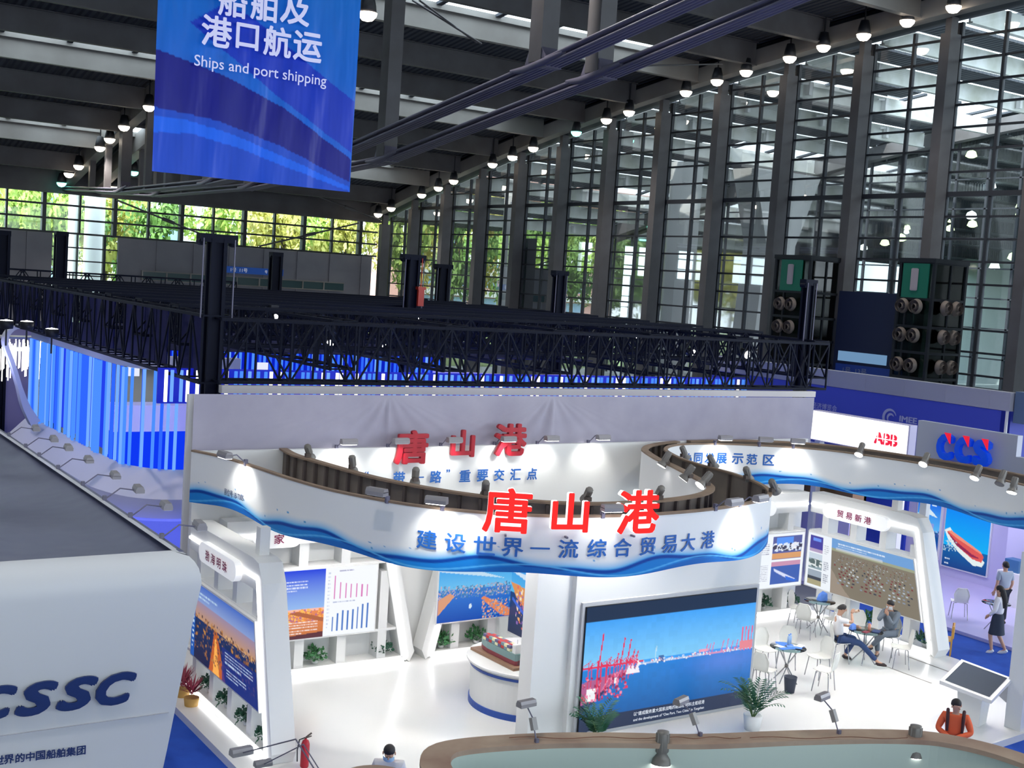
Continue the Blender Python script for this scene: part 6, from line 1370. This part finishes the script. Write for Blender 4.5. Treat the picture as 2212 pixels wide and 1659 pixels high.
# ================================================================ people
def skin_mesh(name, J, E_, m_, sub=2):
    """J: {name: (pos, radius)}, E_: pairs; one smooth surface grown around the skeleton"""
    ks = list(J); me = bpy.data.meshes.new(name); me.from_pydata([J[k][0] for k in ks], [(ks.index(a), ks.index(b)) for a, b in E_], [])
    o = bpy.data.objects.new(name, me); COL.objects.link(o); md = o.modifiers.new('skin', 'SKIN'); md.use_smooth_shade = True
    for i, k in enumerate(ks):
        r = J[k][1]; r = r if isinstance(r, tuple) else (r, r); me.skin_vertices[0].data[i].radius = r; me.skin_vertices[0].data[i].use_root = (i == 0)
    s = o.modifiers.new('sub', 'SUBSURF'); s.levels = sub; s.render_levels = sub
    dg = bpy.context.evaluated_depsgraph_get(); dg.update(); m2 = bpy.data.meshes.new_from_object(o.evaluated_get(dg)); bpy.data.objects.remove(o)
    m2.name = name; m2.materials.clear(); m2.materials.append(m_)
    m2.polygons.foreach_set('use_smooth', [True]*len(m2.polygons)); return m2
m_skin = mat('skin', sr(205, 160, 135), .6); m_hair = mat('dark_hair', (.015, .012, .014), .6); m_mask = mat('face_mask', sr(190, 220, 235), .7); m_shoe = mat('dark_shoe', sr(45, 30, 34), .4)
def person(label, loc, rz, P_, cloth, hair='short', mask=False, skirt=None, sleeves='short', ident=1., bag=None, sx=1.):
    """P_: joint positions (local; +y is where the figure faces)"""
    t = thing('person', label, 'person', loc, rz)
    V = {k: Vector(v) for k, v in P_.items()}
    hd = V['head']; nk = V['neck']; up = (hd-nk).normalized()
    J = {'pel': (V['pel'], (.125, .10)), 'wst': (V['pel'].lerp(V['chest'], .45), (.115, .085)), 'chest': (V['chest'], (.14, .10)), 'nk0': (V['chest'].lerp(nk, .75), .062), 'nk': (nk, .05), 'h0': (hd-up*.07, (.062, .075)), 'h1': (hd, (.076, .092)), 'h2': (hd+up*.065, (.066, .08))}
    E_ = [('pel', 'wst'), ('wst', 'chest'), ('chest', 'nk0'), ('nk0', 'nk'), ('nk', 'h0'), ('h0', 'h1'), ('h1', 'h2')]
    for s_ in 'LR':
        J['sh'+s_] = (V['sh'+s_], .055); J['el'+s_] = (V['el'+s_], .038); J['wr'+s_] = (V['wr'+s_], .026); J['hp'+s_] = (V['hp'+s_], .08); J['kn'+s_] = (V['kn'+s_], .055); J['an'+s_] = (V['an'+s_], .037); J['to'+s_] = (V['to'+s_], .03)
        E_ += [('chest', 'sh'+s_), ('sh'+s_, 'el'+s_), ('el'+s_, 'wr'+s_), ('pel', 'hp'+s_), ('hp'+s_, 'kn'+s_), ('kn'+s_, 'an'+s_), ('an'+s_, 'to'+s_)]
    body = skin_mesh('body', J, E_, m_skin)
    # hands with five fingers, nose and ears joined into the same body mesh
    mb = MB(); mb.v = [tuple(v.co) for v in body.vertices]; mb.f = [tuple(p.vertices) for p in body.polygons]; mb.sm = [True]*len(mb.f)
    fdir = Vector(P_.get('face', (0, 1, 0))).normalized(); side = fdir.cross(up).normalized()
    mb.tube([hd+fdir*.085-up*.005, hd+fdir*.112-up*.03, hd+fdir*.09-up*.035], [.010, .014, .010], 6)
    for sg in (-1, 1): mb.ball(tuple(hd+side*sg*.085-up*.01), .022, 8, 6, (.5, .8, 1.2)); mb.ball(tuple(hd+side*sg*.033+fdir*.086+up*.012), .011, 8, 6)
    for s_ in 'LR':
        w_ = V['wr'+s_]; d = (w_-V['el'+s_]).normalized(); d = Vector(P_['hd'+s_]).normalized() if 'hd'+s_ in P_ else d
        sd = d.cross(Vector((0, 0, 1))); sd = sd.normalized() if sd.length > .1 else Vector((1, 0, 0)); nr = sd.cross(d)
        mb.tube([w_, w_+d*.045, w_+d*.085], [.026, .038, .034], 8)
        for q, (o_, L) in enumerate(((-.028, .062), (-.010, .074), (.010, .068), (.028, .052))): a = w_+d*.08+sd*o_; mb.tube([a, a+d*L*.5-nr*.008, a+d*L*.85-nr*.03], [.010, .009, .007], 6)
        a = w_+d*.03+sd*(-.03 if s_ == 'L' else .03); mb.tube([a, a+d*.035+sd*(-.025 if s_ == 'L' else .025), a+d*.06+sd*(-.03 if s_ == 'L' else .03)-nr*.01], [.012, .010, .008], 6)
    link('body', mb.mesh('body', m_skin), t)
    top, bot = cloth
    # shirt
    g = .018
    J2 = {'chest': (V['chest'], (.155+g, .115+g)), 'wst': (V['pel'].lerp(V['chest'], .45), (.135+g, .105+g)), 'pel': (V['pel']+Vector((0, 0, .03)), (.145+g, .12+g)), 'nk0': (V['chest'].lerp(nk, .80), .068)}
    E2 = [('chest', 'wst'), ('wst', 'pel'), ('chest', 'nk0')]
    for s_ in 'LR':
        J2['sh'+s_] = (V['sh'+s_], .072); E2.append(('chest', 'sh'+s_))
        if sleeves == 'short': J2['sl'+s_] = (V['sh'+s_].lerp(V['el'+s_], .75), .062); E2.append(('sh'+s_, 'sl'+s_))
        else: J2['el'+s_] = (V['el'+s_], .056); J2['wr'+s_] = (V['wr'+s_]*.97+V['el'+s_]*.03, .042); E2 += [('sh'+s_, 'el'+s_), ('el'+s_, 'wr'+s_)]
    link('shirt' if sleeves == 'short' else 'jacket', skin_mesh('shirt', J2, E2, top), t)
    if skirt:
        mb = MB(); c = V['pel']; n = 20; v = []
        for z, r_ in ((c.z+.08, .135), (c.z-.05, .175), (c.z-.3, .21), (skirt, .235)):
            v += [(c.x+r_*math.cos(2*PI*k/n)*(1+.03*math.sin(5*k)), c.y+r_*.8*math.sin(2*PI*k/n), z) for k in range(n)]
        mb.add(v, [(i*n+k, i*n+(k+1) % n, (i+1)*n+(k+1) % n, (i+1)*n+k) for i in range(3) for k in range(n)], True); mb.build('skirt', bot, t)
    else:
        J3 = {'pel': (V['pel'], (.135, .115))}; E3 = []
        for s_ in 'LR': J3['hp'+s_] = (V['hp'+s_], .098); J3['kn'+s_] = (V['kn'+s_], .073); J3['an'+s_] = (V['an'+s_].lerp(V['kn'+s_], .08), .058); E3 += [('pel', 'hp'+s_), ('hp'+s_, 'kn'+s_), ('kn'+s_, 'an'+s_)]
        link('trousers', skin_mesh('trousers', J3, E3, bot), t)
    for s_ in 'LR':
        mb = MB(); a = V['an'+s_]; b = V['to'+s_]; d = (b-a).normalized(); mb.tube([a-d*.05+Vector((0, 0, -.03)), a+Vector((0, 0, -.035)), b, b+d*.06], [.036, .045, .042, .02], 8); mb.build('shoe', m_shoe if not skirt else m_white, t)
    mb = MB(); mb.ball((0, 0, 0), 1, 14, 10, (.083, .098, .092)); mb.v = [tuple(hd+up*(.032+max(z, -.035 if hair == 'short' else -.09))+side*x-fdir*.022+fdir*y*1.0) for x, y, z in mb.v]
    if hair == 'long': mb.tube([hd-fdir*.07+up*.02, hd-fdir*.095-up*.12, hd-fdir*.10-up*.30, hd-fdir*.09-up*.42], [.07, .08, .075, .04], 10)
    if hair == 'bun': mb.ball(tuple(hd-fdir*.10+up*.0), .045, 10, 8)
    mb.build('hair', m_hair, t)
    if mask:
        mb = MB(); n = 9; v = []
        for j in range(5):
            for i in range(n): a = -1.15+2.3*i/(n-1); v.append(tuple(hd+side*.086*math.sin(a)+fdir*(.02+.092*math.cos(a)*(1.0 if 0 < j < 4 else .9))+up*(-.015-.022*j)))
        mb.add(v, [(j*n+i, j*n+i+1, (j+1)*n+i+1, (j+1)*n+i) for j in range(4) for i in range(n-1)], True); mb.build('face_mask', m_mask if mask is True else mask, t)
    return t
def face_to(a, b): return math.atan2(b.y-a.y, b.x-a.x)-PI/2
stand = dict(pel=(0, 0, .93), chest=(0, .01, 1.28), neck=(0, .01, 1.44), head=(0, .03, 1.57), shL=(-.18, 0, 1.38), shR=(.18, 0, 1.38), elL=(-.23, -.02, 1.10), elR=(.23, -.02, 1.10), wrL=(-.22, .08, .88), wrR=(.22, .08, .88), hpL=(-.09, 0, .88), hpR=(.09, 0, .88), knL=(-.09, .02, .48), knR=(.09, .02, .48), anL=(-.09, 0, .08), anR=(.09, 0, .08), toL=(-.10, .13, .03), toR=(.10, .13, .03))
# seated man in white shirt, drinking
pc = c_m1.location; rz1 = c_m1.rotation_euler.z
s1 = dict(pel=(0, -.06, .55), chest=(0, -.10, .90), neck=(0, -.08, 1.07), head=(0, -.03, 1.20), shL=(-.18, -.09, 1.0), shR=(.18, -.09, 1.0), elR=(.20, .18, .96), wrR=(.07, .17, 1.14), hdR=(-.4, .3, .5), elL=(-.22, .10, .78), wrL=(-.10, .32, .80), hpL=(-.10, 0, .53), hpR=(.10, 0, .53), knL=(-.14, .36, .52), knR=(.16, .40, .50), anL=(-.16, .16, .10), anR=(.28, .80, .12), toL=(-.18, .27, .04), toR=(.31, .93, .08))
t = person('seated man in a white short sleeved shirt and dark blue trousers drinking from a cup', (pc.x, pc.y, ZF), rz1, s1, (mat('white_shirt', (.85, .83, .85), .8), mat('navy_trousers', sr(44, 66, 110), .8)))
M1 = Matrix.Translation((pc.x, pc.y, ZF)) @ Matrix.Rotation(rz1, 4, 'Z'); q_ = M1 @ Vector((.03, .26, 1.17))
mb = MB(); mb.lathe([(.001, 0), (.028, 0), (.036, .1), (.03, .1)], n=14); o = mb.build('paper_cup', mat('cup_cream', sr(235, 205, 180), .6)); o.location = q_; o.rotation_euler = (-.6, .9, rz1); tag(o, 'cream paper cup held to the mouth of the man in the white shirt', 'cup')
# seated man in grey, masked
pc = c_m2.location; rz2 = c_m2.rotation_euler.z
s2 = dict(pel=(0, -.06, .55), chest=(0, -.02, .90), neck=(0, .02, 1.06), head=(0, .06, 1.19), shL=(-.18, 0, 1.0), shR=(.18, 0, 1.0), elR=(.17, .24, .82), wrR=(.03, .20, 1.02), hdR=(-.2, 0, 1), elL=(-.17, .24, .80), wrL=(-.03, .22, .98), hdL=(.2, 0, 1), hpL=(-.10, 0, .53), hpR=(.10, 0, .53), knL=(-.06, .38, .56), knR=(.10, .38, .52), anL=(.14, .56, .24), anR=(.02, .44, .10), toL=(.20, .68, .20), toR=(.0, .58, .04))
person('seated man in a grey suit and white face mask with hands raised to his chin', (pc.x, pc.y, ZF), rz2, s2, (mat('grey_suit', sr(116, 126, 138), .8), mat('grey_suit_trousers', sr(110, 120, 132), .8)), mask=mat('white_mask', (.8, .83, .85), .7), sleeves='long')
# two women at the far booth
p = gz(2148, 1412, 0); w1 = dict(stand); w1.update(elL=(-.24, .02, 1.10), wrL=(-.20, .16, .96), wrR=(.22, .15, .95), knL=(-.10, .12, .48), anL=(-.10, .05, .10), knR=(.09, -.02, .48), anR=(.09, -.22, .12), toR=(.09, -.1, .04))
person('long haired woman in white blouse and black skirt walking on the blue carpet', (p.x, p.y, 0), face_to(Vector((0, 0, 0)), Vector((-.35, 1, 0)))+.0, w1, (mat('white_blouse', (.82, .80, .84), .8), mat('black_skirt', sr(40, 50, 70), .8)), hair='long', skirt=.50, sleeves='long')
p = gz(2163, 1352, .1); person('woman in a black vest with her back turned in the lilac booth', (p.x+.1, p.y+.1, .1), -.35, stand, (mat('pale_blue_shirt', sr(170, 180, 200), .8), mat('black_trousers', sr(36, 40, 54), .8)), hair='bun', sleeves='short')
vt = COL.objects[-1]
# orange shirt man
p = gz(2068, 1512, 1.66); om = dict(stand); om.update(elL=(-.27, .06, 1.14), elR=(.27, .06, 1.14), wrL=(-.02, .26, 1.08), wrR=(.04, .24, 1.05), face=(-.5, .85, 0))
m_or = mat('orange_shirt', sr(228, 100, 60), .8)
t = person('man in an orange shirt with dark backpack straps and folded arms at the lower right', (p.x, p.y, 0), 2.2, om, (m_or, mat('dark_trousers', sr(40, 42, 52), .8)), sleeves='long')
for sg in (-1, 1): mb = MB(); mb.tube([(sg*.12, -.14, 1.34), (sg*.13, 0, 1.475), (sg*.125, .13, 1.36), (sg*.12, .15, 1.15)], [.022, .028, .028, .022], 8); mb.build('backpack_strap', mat('strap_maroon', sr(60, 26, 36), .8), t)
# masked man at the bottom
p = gz(843, 1606, 1.66); person('man in light blue face mask and pale shirt at the bottom edge', (p.x, p.y, 0), 2.55, dict(stand, head=(0, .08, 1.56), face=(0, 1, -.35)), (mat('pale_shirt', sr(215, 212, 215), .8), mat('grey_trousers', sr(60, 62, 70), .8)), mask=True)
p = gz(8, 905, 0); person('dark dressed visitor cut by the left edge near the chandelier', (p.x, p.y, 0), 1.2, stand, (mat('dark_jacket', sr(40, 26, 50), .8), mat('dark_pants', sr(30, 26, 44), .8)), sleeves='long')
